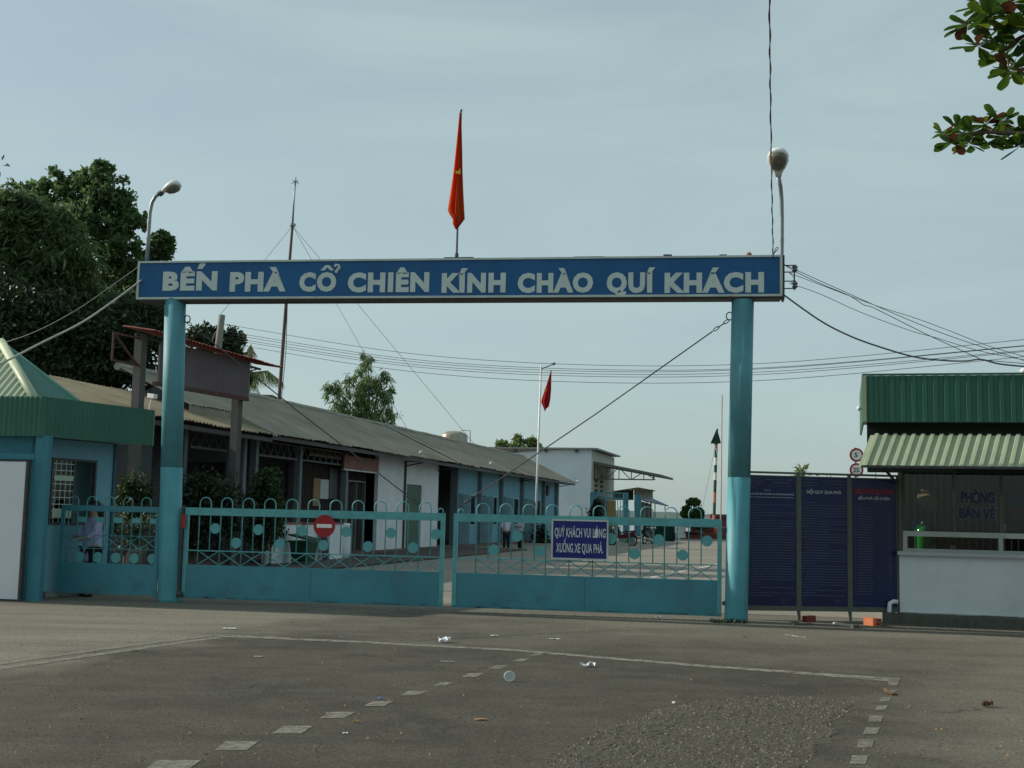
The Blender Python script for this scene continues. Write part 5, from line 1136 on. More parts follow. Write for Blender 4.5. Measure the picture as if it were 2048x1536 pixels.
# ------------------------------------------------------------------ motorbikes
def motorbike(label, loc, rz, body_m):
    t = thing('motorbike', label, 'motorbike', loc, rz, 'motorbikes parked in the yard')
    for x in (-.62, .62):
        w = part(t, 'wheel', MB().tube([(x+.27*math.cos(a),0,.28+.27*math.sin(a)) for a in np.linspace(0,2*math.pi,21)[:-1]], .045, 8, True), RUBBER, smooth=True)
        part(w, 'rim', MB().disc((x,0,.28), .20, (0,1,0), .04, 18), CHROME)
        part(t, 'mudguard', MB().tube([(x+.34*math.cos(a),0,.28+.34*math.sin(a)) for a in np.linspace(.5,2.6,8)], .05, 6), body_m, smooth=True)
    part(t, 'body', MB().prism([(-.75,-.13,.62),(-.3,-.13,.42),(.1,-.13,.40),(.28,-.13,.52),(.1,-.13,.58),(-.25,-.13,.72),(-.8,-.13,.80)], (0,.26,0)), body_m)
    part(t, 'seat', MB().prism([(-.78,-.12,.80),(-.2,-.12,.74),(.0,-.12,.72),(.02,-.12,.77),(-.3,-.12,.84),(-.8,-.12,.88)], (0,.24,0)), BLACK)
    part(t, 'leg_shield', MB().prism([(.28,-.2,.40),(.36,-.2,.42),(.52,-.2,.92),(.46,-.2,.95)], (0,.4,0)), body_m)
    part(t, 'fork', MB().tube([(.62,.07,.28),(.50,.06,.90)], .025, 6).tube([(.62,-.07,.28),(.50,-.06,.90)], .025, 6), STEEL)
    hb = part(t, 'handlebar', MB().tube([(.38,-.34,.98),(.46,-.15,1.02),(.46,.15,1.02),(.38,.34,.98)], .016, 6), STEEL)
    for s in (-1, 1): part(hb, 'mirror', MB().tube([(.42,s*.26,1.0),(.44,s*.32,1.18)], .008, 5).disc((.44,s*.32,1.21), .05, (1,0,.2), .015, 12), CHROME)
    part(t, 'headlight', MB().ball((.55,0,.97), .08, .1, .09), PAPER, smooth=True)
    part(t, 'engine', MB().box(-.2,.18,-.12,.12,.22,.40), STEEL); part(t, 'exhaust', MB().tube([(.1,-.15,.25),(-.4,-.17,.28),(-.75,-.18,.36)], .04, 8), CHROME, smooth=True)
    part(t, 'stand', MB().bar((-.05,.1,.25),(-.1,.28,.0),.02), DARKMETAL)
    return t
motorbike('dark red motorbike parked before the turquoise yard railing', gnd(1244,1091), R(155), mat('dark red fairing', (.10,.015,.02), .35))
motorbike('black motorbike parked by the low green sheet fence', gnd(1297,1088), R(60), mat('black fairing', (.02,.02,.025), .35))
solo('green_crate', MB(frame(gnd(1252,1086), .2)).wall(.5,0,.55,.4,[(.08,.42,.15,.4)]), mat('bright green plastic', (.02,.35,.10), .5), 'bright green plastic crate behind the dark red motorbike', 'crate', gnd(1252,1086))

# ------------------------------------------------------------------ things along the shop fronts
w0 = gnd(540, 1123)
def low_wall(label, pxa, pxb, pyt, c):
    xa, _ = epx(pxa, 1060, c); xb, zt_ = epx(pxb, pyt, c)
    t = thing('planter_wall', label, 'planter', EM @ Vector((xa, c, 0)), ERZ, 'white planter walls before the shops')
    L_ = xb-xa; n_ = 8
    b = MB().prism([(0,.0,0)] + [(0+.25*(1-math.cos(a)), -.25*math.sin(a), 0) for a in np.linspace(.1, math.pi/2, 6)] + [(L_,-.25,0),(L_,.25,0),(.25,.25,0),(0,.12,0)], (0,0,zt_-.04))
    part(t, 'wall', b, WALLW)
    part(t, 'cap', MB().box(.02, L_+.01, -.27, .27, zt_-.039, zt_+.02), mat('red planter cap', (.22,.09,.08), .8))
low_wall('white rounded planter wall before the shop fronts, nearer one with overhanging bush', 533, 588, 1046, -.5)
low_wall('white planter wall before the shop fronts, behind the green bin', 594, 672, 1046, -.5)
b_, _ = None, None
xx, zz = epx(682, 1050, -.5); solo('white_urn', MB(EM).lathe([(.28,0),(.34,.15),(.36,.6),(.30,1.1),(.33,1.16),(.28,1.2)], 18, (xx,-.5,0)), WALLW, 'tall white round concrete urn beside the planter walls', 'urn', EM @ Vector((xx,-.5,0)), smooth=True)
p = EM @ Vector((epx(607, 1100, -1.3)[0], -1.3, .06)); gb = thing('green_bin', 'small dark green wheeled bin with its lid ajar before a white planter', 'bin', p, R(70))
GBM = mat('dark green bin plastic', (.012,.055,.03), .5)
part(gb, 'body', MB().add([(-.24,-.24,.05),(.24,-.24,.05),(.24,.24,.05),(-.24,.24,.05),(-.30,-.30,.60),(.30,-.30,.60),(.30,.30,.60),(-.30,.30,.60)], [(0,3,2,1),(4,5,6,7),(0,1,5,4),(1,2,6,5),(2,3,7,6),(3,0,4,7)]), GBM)
part(gb, 'rim', MB().box(-.34,.34,-.34,.34,.601,.66), GBM); part(gb, 'lid', MB().prism([(-.34,-.34,.67),(-.34,.34,.80),(.34,.34,.80),(.34,-.34,.67)], (0,0,.05)), GBM)
for s in (-1,1): part(gb, 'wheel', MB().disc((s*.2,.22,.06), .06, (1,0,0), .04, 12), RUBBER)
p = EM @ Vector((epx(648, 1100, -1.0)[0], -1.0, .06)); solo('dark_board', MB(frame(p, ERZ)).prism([(0,0,0),(.5,0,0),(.42,.1,.95),(.02,.1,.95)], (0,.04,0)), mat('dark maroon board', (.05,.02,.03), .8), 'dark board leaning between the bin and the white urn', 'board', p)

# ------------------------------------------------------------------ people
SKIN = mat('skin', (.30,.17,.11), .6, .05); HAIR = mat('black hair', (.012,.011,.012), .5, .1)
def skin_obj(name, verts, edges, radii, m, parent, root=0):
    me = bpy.data.meshes.new(name); me.from_pydata(verts, edges, []); me.update(); me.materials.append(m)
    o = bpy.data.objects.new(name, me); COL.objects.link(o); o.parent = parent
    md = o.modifiers.new('skin', 'SKIN'); md.use_smooth_shade = True
    lay = me.skin_vertices[0].data if me.skin_vertices else None
    if lay is None: return o
    for i, r_ in enumerate(radii): lay[i].radius = (r_, r_) if not isinstance(r_, tuple) else r_
    lay[root].use_root = True
    s_ = o.modifiers.new('sub', 'SUBSURF'); s_.levels = 1; s_.render_levels = 2
    return o
def person(label, loc, rz, h, top_m, leg_m, arms, long_hair=False, tunic=0.0, group=None):
    """arms: two lists of (elbow, hand) in local units of height; faces local -y"""
    t = thing('person', label, 'person', loc, rz, group); k = h
    J = [(0,0,.52),(0,.005,.60),(0,.01,.72),(0,.01,.80),(0,.0,.855),(0,-.005,.90),(0,-.01,.945),(0,0,.985)]
    Rr = [.085,.075,.082,.07,.032,.052,.060,.030]
    Ed = [(i,i+1) for i in range(7)]
    V = [Vector(q) for q in J]
    def addv(p, r_, par): V.append(Vector(p)); Rr.append(r_); Ed.append((par, len(V)-1)); return len(V)-1
    nose = addv((0,-.068,.925), .012, 5)
    for s in (-1,1):
        hip = addv((s*.052,0,.49), .058, 0); kn = addv((s*.055,-.012,.275), .036, hip); an = addv((s*.058,.005,.05), .022, kn); addv((s*.062,-.075,.018), .020, an)
    sh_i = {}
    for s in (-1,1):
        sh = addv((s*.105,.01,.79), .036, 3); sh_i[s] = sh
        el, hd_ = arms[0 if s < 0 else 1]
        e_ = addv(el, .024, sh); w_ = addv(Vector(el).lerp(Vector(hd_), .85), .016, e_); pm = addv(hd_, .018, w_)
        d = (Vector(hd_)-Vector(el)).normalized(); a = d.orthogonal().normalized(); b_ = d.cross(a)
        for f, ln in zip((-1.5,-.5,.5,1.5), (.045,.052,.050,.040)):
            f1_ = addv(Vector(hd_) + d*.022 + a*f*.009, .0055, pm); addv(Vector(hd_) + d*ln + a*f*.010 + b_*.010, .0048, f1_)
        addv(Vector(hd_) + a*.024 + d*.012, .006, pm)
    Vk = [v*k for v in V]; body = skin_obj('body', [tuple(v) for v in Vk], Ed, [r_*k for r_ in Rr], SKIN, t)
    # clothing: upper garment and trousers as their own skins
    tv = [(0,0,.50),(0,.005,.60),(0,.01,.72),(0,.01,.795),(0,.006,.83)]; tr_ = [.098,.092,.097,.082,.045]; te = [(0,1),(1,2),(2,3),(3,4)]
    if tunic: tv.append((0,0,.50-tunic)); tr_.append(.105); te.append((0,5))
    for s in (-1,1):
        el, hd_ = arms[0 if s < 0 else 1]; i0 = len(tv); tv += [(s*.108,.01,.79), tuple(el), tuple(Vector(el).lerp(Vector(hd_), .7 if tunic else .15))]; tr_ += [.048,.034,.027]; te += [(3,i0),(i0,i0+1),(i0+1,i0+2)]
    skin_obj('shirt', [tuple(Vector(v)*k) for v in tv], te, [r_*k for r_ in tr_], top_m, t)
    lv = [(0,0,.52)]; lr = [.092]; le = []
    for s in (-1,1):
        i0 = len(lv); lv += [(s*.053,0,.47),(s*.056,-.012,.275),(s*.058,.004,.055)]; lr += [.066,.048,.036]; le += [(0,i0),(i0,i0+1),(i0+1,i0+2)]
    skin_obj('trousers', [tuple(Vector(v)*k) for v in lv], le, [r_*k for r_ in lr], leg_m, t)
    hb_ = MB().ball((0,.014*k,.950*k), .066*k, .070*k, .058*k)
    if long_hair: hb_.tube([(0,.05*k,.95*k),(0,.075*k,.88*k),(.01*k,.085*k,.76*k),(.015*k,.08*k,.66*k)], [.05*k,.055*k,.045*k,.015*k], 10)
    part(t, 'hair', hb_, HAIR, smooth=True)
    for s in (-1,1):
        part(t, 'eye', MB().ball((s*.022*k,-.062*k,.945*k), .007*k), BLACK); part(t, 'ear', MB().ball((s*.062*k,0,.925*k), .007*k,.014*k,.018*k), SKIN); part(t, 'shoe', MB().ball((s*.061*k,-.035*k,.016*k), .026*k,.062*k,.016*k), BLACK, smooth=True)
    part(t, 'mouth', MB().ball((0,-.058*k,.897*k), .014*k,.006*k,.004*k), mat('lips', (.25,.08,.07), .6))
    return t
LILAC = mat('lilac tunic cloth', (.40,.38,.60), .8, .06); WHITECL = mat('white shirt cloth', (.55,.55,.66), .8, .06); DARKCL = mat('dark trouser cloth', (.015,.016,.025), .8, .1)
P1 = at(183, 1100, 21.95); P1.z = .0
person('person in a lilac tunic and dark trousers standing at the guard booth window', P1, R(-50), 1.68, LILAC, DARKCL, [((-.15,-.04,.66),(-.10,-.16,.62)), ((.15,-.03,.65),(.10,-.15,.60))], True, .16)
P2 = gnd(1012, 1101); person('person in a white shirt standing by the office window, arms at the sides', P2, R(20), 1.64, WHITECL, DARKCL, [((-.14,.0,.64),(-.13,-.06,.52)), ((.14,.0,.64),(.12,-.08,.53))], group='people by the office')
P3 = gnd(1040, 1101); person('person in a white shirt by the office with both hands held before the chest', P3, R(-60), 1.62, WHITECL, DARKCL, [((-.15,-.03,.66),(-.04,-.16,.66)), ((.15,-.03,.66),(.03,-.16,.67))], group='people by the office')

# ------------------------------------------------------------------ trees and shrubs
def base_of(x, Y, dx=0): p = at(x, 1000, Y); return Vector((p.x+dx, Y, 0))
tree('broadleaf_tree', 'tall broadleaf tree with an airy pointed top behind the guard booth', base_of(215, 44), [
    clump_px(200,345,34,34,44,.35), clump_px(160,375,55,38,44.5,.55), clump_px(215,400,62,48,44,.9), clump_px(118,365,38,28,45,.4), clump_px(70,385,55,35,45,.5), clump_px(130,430,60,45,45,.7), clump_px(255,440,40,42,44,.6),
    clump_px(180,450,80,55,44,1.1), clump_px(245,505,60,45,43.5,.8), clump_px(200,560,90,60,44,1.2), clump_px(270,580,55,60,44,.8), clump_px(330,485,34,24,43,.4), clump_px(300,515,40,30,43,.45), clump_px(335,600,40,60,45,.5)],
    .21, LEAF_A, 2200, .28, aspect=.6, spread=.095, shell=.35)
tree('bamboo_clump', 'dense drooping bamboo-like tree with long thin leaves at the left edge', base_of(40, 40), [
    clump_px(35,410,55,45,40,.8), clump_px(95,450,65,50,40,1.0), clump_px(20,490,70,60,40,1.0), clump_px(120,520,80,60,40,1.1), clump_px(50,580,90,70,40,1.1), clump_px(170,600,80,60,40.5,1.0), clump_px(-60,480,80,110,40,1.0), clump_px(240,620,60,50,41,.7)],
    .45, LEAF_B, 2600, .16, aspect=.16, droop=.7, spread=.13, shell=.3, limbs=False)
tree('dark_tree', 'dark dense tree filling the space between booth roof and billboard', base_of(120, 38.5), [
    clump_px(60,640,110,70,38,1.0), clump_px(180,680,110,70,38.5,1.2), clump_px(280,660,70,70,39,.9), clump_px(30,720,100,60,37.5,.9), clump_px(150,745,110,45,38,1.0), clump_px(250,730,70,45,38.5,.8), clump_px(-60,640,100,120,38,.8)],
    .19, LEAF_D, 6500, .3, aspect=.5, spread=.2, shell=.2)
tree('dark_tree', 'dark round-topped tree standing behind the billboard and concrete pole', base_of(440, 56), [
    clump_px(390,680,28,30,55,.6), clump_px(425,675,30,28,56,.6), clump_px(462,690,28,32,56,.6), clump_px(430,720,55,40,56,1.0), clump_px(478,725,22,40,57,.5), clump_px(400,760,55,35,56,.8), clump_px(488,770,14,30,57,.3)],
    .20, LEAF_D, 2600, .2, aspect=.5, spread=.14, shell=.3)
tree('willowy_tree', 'light green willowy tree standing alone behind the long grey roof', base_of(735, 70), [
    clump_px(737,725,18,20,70,.35), clump_px(722,760,34,30,70,.7), clump_px(762,762,24,30,70,.4), clump_px(668,775,22,28,70,.4), clump_px(690,800,40,34,70,.8), clump_px(740,800,45,40,70,1.0), clump_px(778,800,16,36,70,.3), clump_px(660,825,18,22,70,.25), clump_px(735,835,60,30,70,.9), clump_px(700,850,50,24,70,.6), clump_px(780,840,14,24,70,.25)],
    .42, LEAF_W, 900, .17, aspect=.17, droop=1.1, spread=.15, shell=.35)
tree('small_tree', 'small sunlit light green tree behind the far end of the grey roof', base_of(1040, 100), [
    clump_px(1035,880,16,15,100,.5), clump_px(1018,893,24,14,100,.6), clump_px(1055,890,22,16,100,.6), clump_px(1075,893,12,10,100,.3), clump_px(1000,892,10,8,100,.2), clump_px(1040,905,45,14,100,.8)],
    .34, LEAF_Y, 700, .14, aspect=.5, spread=.15, shell=.3)
# coconut palm behind the billboard
def palm(name, label, base, crown, fronds, m):
    t = thing(name, label, 'palm', base)
    part(t, 'trunk', MB().tube([base, base.lerp(crown,.5)+Vector((.3,0,0)), crown], [.2,.15,.12], 8), BARK, world=True, smooth=True)
    inv = INV[t]
    for (pts, L_, mm) in fronds:
        P = [inv @ Vector(p) for p in pts]
        fr_ = part(t, 'frond', MB().tube(P, [.035]*(len(P)-1)+[.01], 5), STRAW)
        b = MB()
        for i in range(len(P)-1):
            for u in np.linspace(0,1,18,endpoint=False):
                q = P[i].lerp(P[i+1], u); tt = (i+u)/(len(P)-1); d = (P[i+1]-P[i]).normalized(); ll = L_*(.35+.65*math.sin(math.pi*min(.97,tt*.85+.12)))
                sd_ = d.cross(Vector((0,0,1))).normalized()
                for s in (-1,1):
                    tip = q + (sd_*s*.35 + d*.45 + Vector((0,0,-1.0+.25*random.random()))).normalized()*ll; w_ = d*.05
                    b.add([q-w_, q+w_, tip], [(0,1,2)])
        part(fr_, 'leaflets', b, mm, kind='stuff')
    return t
cr_ = at(478, 775, 62)
palm('coconut_palm', 'coconut palm with pale fronds arching out from behind the billboard', Vector((cr_.x-.5,62,0)), cr_, [
    ([cr_, at(505,745,62), at(535,742,61.5), at(566,765,61)], 1.05, LEAF_W), ([cr_, at(500,790,61.5), at(545,791,60.5), at(600,818,60)], .85, LEAF_A),
    ([cr_, at(492,735,62), at(505,745,62.5), at(512,770,62.8)], .9, STRAW), ([cr_, at(470,690,62), at(478,665,62), at(490,668,62)], .8, LEAF_Y), ([cr_, at(495,700,63), at(502,690,63.5), at(500,720,64)], .8, STRAW),
    ([cr_, at(450,730,61), at(420,730,60), at(400,760,59)], .9, LEAF_A), ([cr_, cr_+Vector((0,2,1)), cr_+Vector((.3,4,0))], .9, LEAF_A), ([cr_, cr_+Vector((-1.5,1.5,1)), cr_+Vector((-3,3,0))], .9, LEAF_A)], LEAF_W)
# shrubs behind the gate
SG = 'shrubs behind the gate'
tree('shrub', 'dark leafy shrub growing between left pillar and billboard post', base_of(395, 29.5), [clump_px(385,985,40,45,29.5,.8), clump_px(430,1000,45,50,29.5,1.0), clump_px(400,1060,50,45,29.5,1.0), clump_px(460,1040,35,50,29.8,.6)], .13, LEAF_S, 1500, .05, SG, aspect=.5, cat='shrub', spread=.25, shell=.3)
tree('shrub', 'taller shrub with lit yellow-green shoot tips before the dark shop front', base_of(530, 33), [clump_px(525,985,30,45,33,.8), clump_px(505,1020,35,50,33,.8), clump_px(545,1010,28,50,33,.7), clump_px(520,1060,40,40,33,.8), clump_px(538,950,18,20,33,.3)], .13, leafmat('shaded shrub leaf', (.032,.058,.018)), 1400, .05, SG, aspect=.5, cat='shrub', spread=.25, shell=.3)
tree('shrub', 'thin dark-twigged bush overhanging the white planter wall', base_of(545, 34.5), [clump_px(548,1065,24,22,34.5,.5), clump_px(560,1050,16,16,34.5,.3), clump_px(535,1085,20,18,34.5,.3)], .11, LEAF_S, 900, .035, SG, aspect=.5, cat='shrub', spread=.25)
tree('shrub', 'straggly pale-flowered bush behind the side gate', base_of(255, 24.5), [clump_px(225,1050,20,24,24.5,.5), clump_px(255,1060,26,26,24.5,.6), clump_px(290,1050,24,26,24.5,.5), clump_px(265,1085,36,18,24.5,.5)], .085, leafmat('pale shrub leaf', (.085,.11,.07)), 750, .03, SG, aspect=.5, cat='shrub', spread=.25)
tree('shrub', 'mid green shrub under the pale column right of the guard booth', base_of(285, 27), [clump_px(275,975,28,30,27,.6), clump_px(250,1000,24,26,27,.5), clump_px(295,1010,22,34,27,.5), clump_px(270,1035,30,24,27,.5)], .11, leafmat('shaded shrub leaf', (.032,.058,.018)), 900, .04, SG, aspect=.5, cat='shrub', spread=.28)
p = gnd(264, 1148); solo('white_bucket', MB().lathe([(.10,0),(.12,.02),(.13,.30),(.135,.31),(.12,.31)], 16, (0,0,0)), PAPER, 'small white bucket on the ground behind the side gate', 'bucket', Vector((at(264,1110,23.4).x, 23.4, .55)) if False else gnd(264,1165)+Vector((0,0,0)), world=False, smooth=True)
tree('shrub', 'round dark shrub against the office wall behind the blue notice', base_of(1082, 72), [clump_px(1078,1072,16,22,72,.7), clump_px(1090,1085,12,14,72,.4)], .2, LEAF_S, 900, .04, SG, aspect=.5, cat='shrub', spread=.25)
tree('conical_shrub', 'large dark conical shrub against the white hall', base_of(1190, 84), [clump_px(1193,1010,11,12,84,.4), clump_px(1190,1030,17,16,84,.7), clump_px(1188,1055,20,18,84,.9)], .22, LEAF_S, 1300, .07, None, aspect=.4, cat='shrub', spread=.2, shell=.4)
# clipped bonsai
bY = 98.0; bon = thing('clipped_bonsai', 'clipped cloud-pruned bonsai tree with domed top at the far yard end', 'tree', Vector((at(1388,1050,bY).x, bY, 0)))
ivb = INV[bon]
tb_ = part(bon, 'trunk', MB().tube([Vector((at(1388,1050,bY).x,bY,.6)), at(1390,1040,bY), at(1386,1022,bY), at(1388,1010,bY)], [.12,.10,.07,.05], 8), BARK, world=True, smooth=True)
for px, py, rx, ry in ((1387,1006,14.5,9.5),(1373,1018,9,5),(1397,1023,10,8),(1374,1029,13,7),(1401,1028,7,6),(1396,1034,11,4),(1384,1046,26,7),(1402,1050,16,9)):
    c, r_, _w = clump_px(px, py, rx, ry, bY); cl_ = ivb @ c
    P = cloud(cl_, r_, 2400 if rx > 12 else 1300, sub=200, spread=.06, shell=.72)
    if py == 1006: P = P[P[:,2] > cl_.z - .22*r_[2]*2]
    leaves('foliage_pad', P, .17, LEAF_TOP, bon, aspect=.7)
    if py != 1006: part(tb_, 'branch', MB().tube([ivb @ at(1388,1040,bY), cl_], [.05,.03], 6), BARK)
bpot = MB().lathe([(.5,.38),(.75,.5),(.8,.62),(.7,.62)], 16, (0,0,0)); part(bon, 'pot', bpot, mat('dark glazed pot', (.05,.025,.03), .4), smooth=True)
# little weed by the notice board top and pillar foot
tree('young_tree', 'young tree tip with narrow green leaves peeping over the notice board', base_of(1602, 24), [clump_px(1600,942,9,7,24,.5), clump_px(1606,950,14,8,24,.6), clump_px(1645,962,20,10,24,.4)], .16, LEAF_Y, 60, .03, None, aspect=.25, cat='tree', spread=.3)
wd = gnd(1447, 1245); P = np.array([[random.uniform(-.22,.32), random.uniform(-.16,.05), .0] for _ in range(260)])
gw = thing('weed_tuft', 'tuft of small weeds growing at the foot of the right pillar', 'weeds', wd); leaves('blades', P, .07, LEAF_D, gw, aspect=.2, up=1.6)

# almond tree at the right edge: big single leaves
AB = Vector((7.6, 12.6, 0)); alm = thing('almond_tree', 'broad-leaved almond tree reaching in over the road with large glossy leaves', 'tree', AB)
iva = INV[alm]
fk = Vector((7.5,12.5,3.2)); tra = part(alm, 'trunk', MB().tube([AB+Vector((0,0,-.1)), Vector((7.55,12.5,1.6)), fk, Vector((7.3,12.4,6.5)), Vector((7.4,12.5,9.0))], [.20,.17,.14,.09,.04], 10), BARK, world=True, smooth=True)
def leaf_mesh():
    st_ = [(0,.0),(.12,.05),(.35,.17),(.62,.27),(.82,.26),(.95,.14),(1.0,.0)]
    vs = []; fs = []
    for i, (y_, w_) in enumerate(st_): vs += [(-w_, y_, .06*w_/.27 + .10*y_*y_), (0, y_, -.02 + .10*y_*y_), (w_, y_, .06*w_/.27 + .10*y_*y_)]
    for i in range(len(st_)-1):
        k = i*3; fs += [(k,k+1,k+4,k+3),(k+1,k+2,k+5,k+4)]
    me = bpy.data.meshes.new('leaf'); me.from_pydata(vs, [], fs); me.update(); me.shade_smooth(); return me
LM = leaf_mesh(); LM.materials.append(LEAF_T); LM2 = LM.copy(); LM2.materials.clear(); LM2.materials.append(LEAF_T2)
LM3 = LM.copy(); LM3.materials.clear(); LM3.materials.append(leafmat('bright almond leaf', (.13,.21,.02), .3, .45))
def bough(name, path, whorls, Y):
    bo_ = part(alm, name, MB().tube([Vector(p) for p in path], [.05,.03,.018,.012][:len(path)], 7), BARK, world=True, smooth=True)
    for px, py, n_, sz in whorls:
        c = at(px, py, Y + random.uniform(-.25,.25)); cl_ = iva @ c
        segs = [Vector(path[i_]).lerp(Vector(path[i_+1]), u_/6) for i_ in range(len(path)-1) for u_ in range(7)]
        nr = iva @ min(segs, key=lambda q_: (q_-c).length)
        part(bo_, 'twig', MB().tube([nr, nr.lerp(cl_, .5) + Vector((0,0,-.03)), cl_], .008, 5), BARK)
        for i in range(n_):
            a = 2.39996*i + random.random(); tilt = random.uniform(-.75,.7)
            d = Vector((math.cos(a)*math.cos(tilt), math.sin(a)*math.cos(tilt), math.sin(tilt))); z_ = (Vector((random.gauss(0,.4),random.gauss(0,.4),1)) - d*0).normalized()
            x_ = d.cross(z_).normalized(); z2 = x_.cross(d)
            s_ = sz*random.uniform(.75,1.2); M_ = Matrix(((x_.x,d.x,z2.x,0),(x_.y,d.y,z2.y,0),(x_.z,d.z,z2.z,0),(0,0,0,1)))
            o = link('leaf', random.choice([LM]*9+[LM3]*2+[LM2]), None, bo_)
            o.matrix_local = Matrix.Translation(cl_ + d*.02) @ M_ @ Matrix.Scale(s_, 4)
YA = 12.0
bough('upper_bough', [fk+Vector((0,0,2.2)), at(2150,40,YA), at(2010,60,YA)], [(x,y,12,z*1.25) for x,y,z in [(1938,45,.19),(1955,90,.18),(1975,30,.21),(1990,80,.20),(2000,120,.19),(2030,30,.21),(2035,85,.21),(2042,135,.20),(2018,140,.17),(2062,60,.21),(1965,8,.2),(2020,5,.21)]], YA)
bough('lower_bough', [fk+Vector((0,0,1.4)), at(2150,270,YA), at(1960,264,YA), at(1890,272,YA)], [(x,y,12,z*1.2) for x,y,z in [(1888,268,.135),(1908,284,.13),(1915,258,.14),(1945,262,.145),(1940,288,.145),(1970,248,.15),(1975,285,.15),(2002,240,.15),(2008,272,.155),(2035,255,.16),(2040,292,.16),(2065,270,.165)]], YA)
P = np.concatenate([cloud(iva @ Vector((7.6,12.4,7.6)), (1.6,1.6,1.5), 900), cloud(iva @ Vector((7.9,12.8,5.6)), (1.7,1.5,1.2), 900)])
leaves('outer_foliage', P, .24, LEAF_T, alm, aspect=.55, kind='stuff')
TY = 37.0; tip = at(-6, 318, TY); ttb = Vector((tip.x-1.6, TY, 0))
tw_ = thing('thin_tree', 'tip of a thin-leaved twig poking in at the left edge of the sky', 'tree', ttb); ivt = INV[tw_]
part(tw_, 'trunk', MB().tube([(0,0,-.1),(.1,0,3),(.5,0,tip.z-.3),(1.55,0,tip.z)], [.07,.05,.03,.008], 7), BARK, smooth=True)
b = MB()
for px, py, dx, dz in ((0,318,12,-8),(5,330,14,2),(4,322,4,-14),(12,326,8,8),(-3,340,4,14)):
    a = ivt @ at(px,py,TY); c = ivt @ at(px+dx,py+dz,TY+.05); m_ = (a+c)/2; b.add([a, m_+Vector((.015,.05,.03)), c, m_-Vector((.015,.05,.03))], [(0,1,2,3)])
part(tw_, 'twig_leaves', b, LEAF_D)

# ------------------------------------------------------------------ litter on the road
LG = 'scraps of litter on the road'
def scrap(name, label, px, py, w, d, h, m, rz=0.0, crumple=.3):
    b = MB(); n_ = 6; vs = []
    for i in range(n_+1):
        for j in range(n_+1):
            e = 1 - .25*random.random()*((i in (0,n_)) or (j in (0,n_)))
            vs.append(((i/n_-.5)*w*e, (j/n_-.5)*d*e, .006 + h*random.random()**1.5))
    b.add(vs, [(i*(n_+1)+j,(i+1)*(n_+1)+j,(i+1)*(n_+1)+j+1,i*(n_+1)+j+1) for i in range(n_) for j in range(n_)])
    return solo(name, b, m, label, 'litter', gnd(px, py), rz=rz, world=False)
BAG = mat('white plastic bag', (.70,.74,.78), .4, .05); TAN = mat('tan card', (.42,.27,.16), .8); DRY = mat('dry brown leaf', (.12,.07,.03), .8, .2); DRYY = mat('dry yellow leaf', (.32,.21,.05), .8, .2)
scrap('paper_scrap', 'flat white paper just beyond the corner of the painted lines', 459, 1258, .20, .10, .01, PAPER)
scrap('plastic_bag', 'crumpled white plastic bag lying beside the stop line, beneath the notice sign', 889, 1285, .17, .14, .07, BAG)
scrap('paper_scrap', 'small white rectangle of paper a little beyond the stop line', 989, 1272.5, .12, .06, .012, PAPER)
scrap('paper_scrap', 'white paper strip between the stop line and the blue notice sign', 1110, 1279, .16, .06, .012, PAPER)
scrap('plastic_bag', 'star-shaped crumpled white bag on the near side of the stop line', 1176, 1333.5, .17, .10, .05, BAG, .4)
scrap('paper_scrap', 'white scrap on the ground before the right-hand gate leaf', 1316, 1234, .10, .06, .015, PAPER)
scrap('card_scrap', 'flat tan card lying alone near the coarse asphalt patch', 961, 1440, .115, .05, .006, TAN)
scrap('card_scrap', 'faded yellowish paper within the painted lines at left', 520, 1314, .12, .06, .006, mat('yellowed paper', (.45,.42,.27), .8))
scrap('blue_wrapper', 'tiny blue wrapper beside a painted dash', 760, 1400, .04, .04, .02, mat('blue wrapper', (.03,.14,.50), .4))
scrap('blue_wrapper', 'tiny pale blue wrapper on the stop line', 682, 1276, .05, .04, .015, mat('pale blue wrapper', (.06,.35,.42), .4))
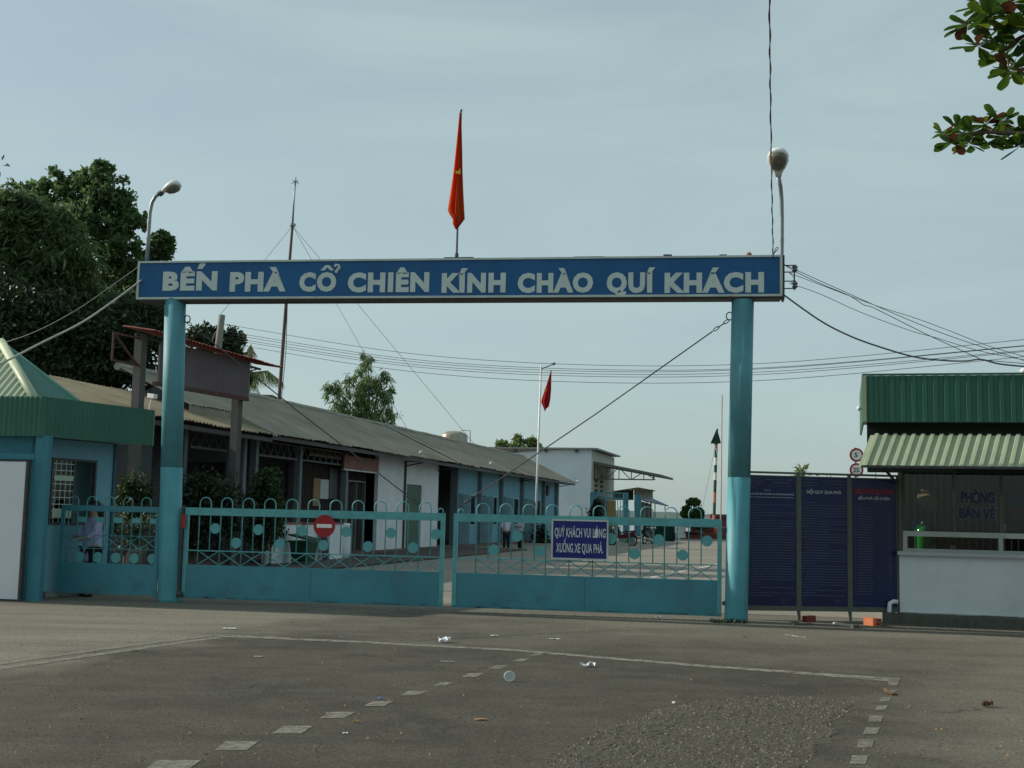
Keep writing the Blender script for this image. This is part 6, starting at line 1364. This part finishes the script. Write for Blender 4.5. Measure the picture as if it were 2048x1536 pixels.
scrap('paper_scrap', 'tiny white scrap at the edge of the coarse asphalt patch', 1347, 1408, .03, .04, .02, PAPER)
scrap('paper_scrap', 'tiny white scrap near the painted dashes, closer than the tan card', 690, 1468, .045, .03, .008, PAPER)
scrap('paper_scrap', 'thin pale sheet strip lying by the far painted dashes', 895, 1324, .16, .04, .006, mat('greyish paper', (.45,.44,.41), .8))
scrap('dry_leaf', 'tiny yellow dry leaf near the third painted dash', 712, 1446, .05, .03, .02, DRYY)
scrap('dry_leaf', 'curled brown and yellow leaf lying alone on the right-hand road', 1974, 1414, .11, .07, .06, DRY, .5)
lid = thing('plastic_disc', 'round clear plastic cup lid standing on edge on the road', 'litter', gnd(1018.5, 1363), R(8))
part(lid, 'disc', MB().disc((0,0,.045), .048, (0,1,.15), .004, 24), mat('milky plastic', (.55,.60,.58), .3)); part(lid, 'rim', MB().tube([(.05*math.cos(a),-.004,.05+.047*math.sin(a)) for a in np.linspace(0,2*math.pi,25)[:-1]], .005, 6, True), PAPER)
sk = gnd(1772, 1382); b = MB().tube([gnd(1771,1379,.03), gnd(1777,1385,.02), gnd(1784,1388,.012), gnd(1797,1389,.008)], [.022,.02,.012,.006], 6)
solo('dry_twig', b, DRY, 'dark curled twig lying across the right-hand dashed line', 'litter', sk)
wl_ = thing('white_crumbs', 'broken line of white crumbs on the ground before the notice board', 'litter', gnd(1590,1272))
b = MB()
for i in range(10):
    q = gnd(1571+i*4.2+random.uniform(-1,1), 1269.5+i*.65, .0) - gnd(1590,1272); w_ = random.uniform(.003,.011); b.box(q.x-w_, q.x+w_, q.y-w_, q.y+w_, .002, .008)
part(wl_, 'crumbs', b, PAPER)
part(ground, 'leaf_litter', None, None) if False else None
n_ = 900; P = np.array([list(gnd(random.uniform(-80,2100), random.uniform(1225,1530)))[:2]+[.006] for _ in range(n_)])
lv_ = leaves('leaf_litter', P, .022, DRYY, None, aspect=.5); tag(lv_, 'fine dry leaf bits strewn over the asphalt', 'leaf litter', kind='stuff')
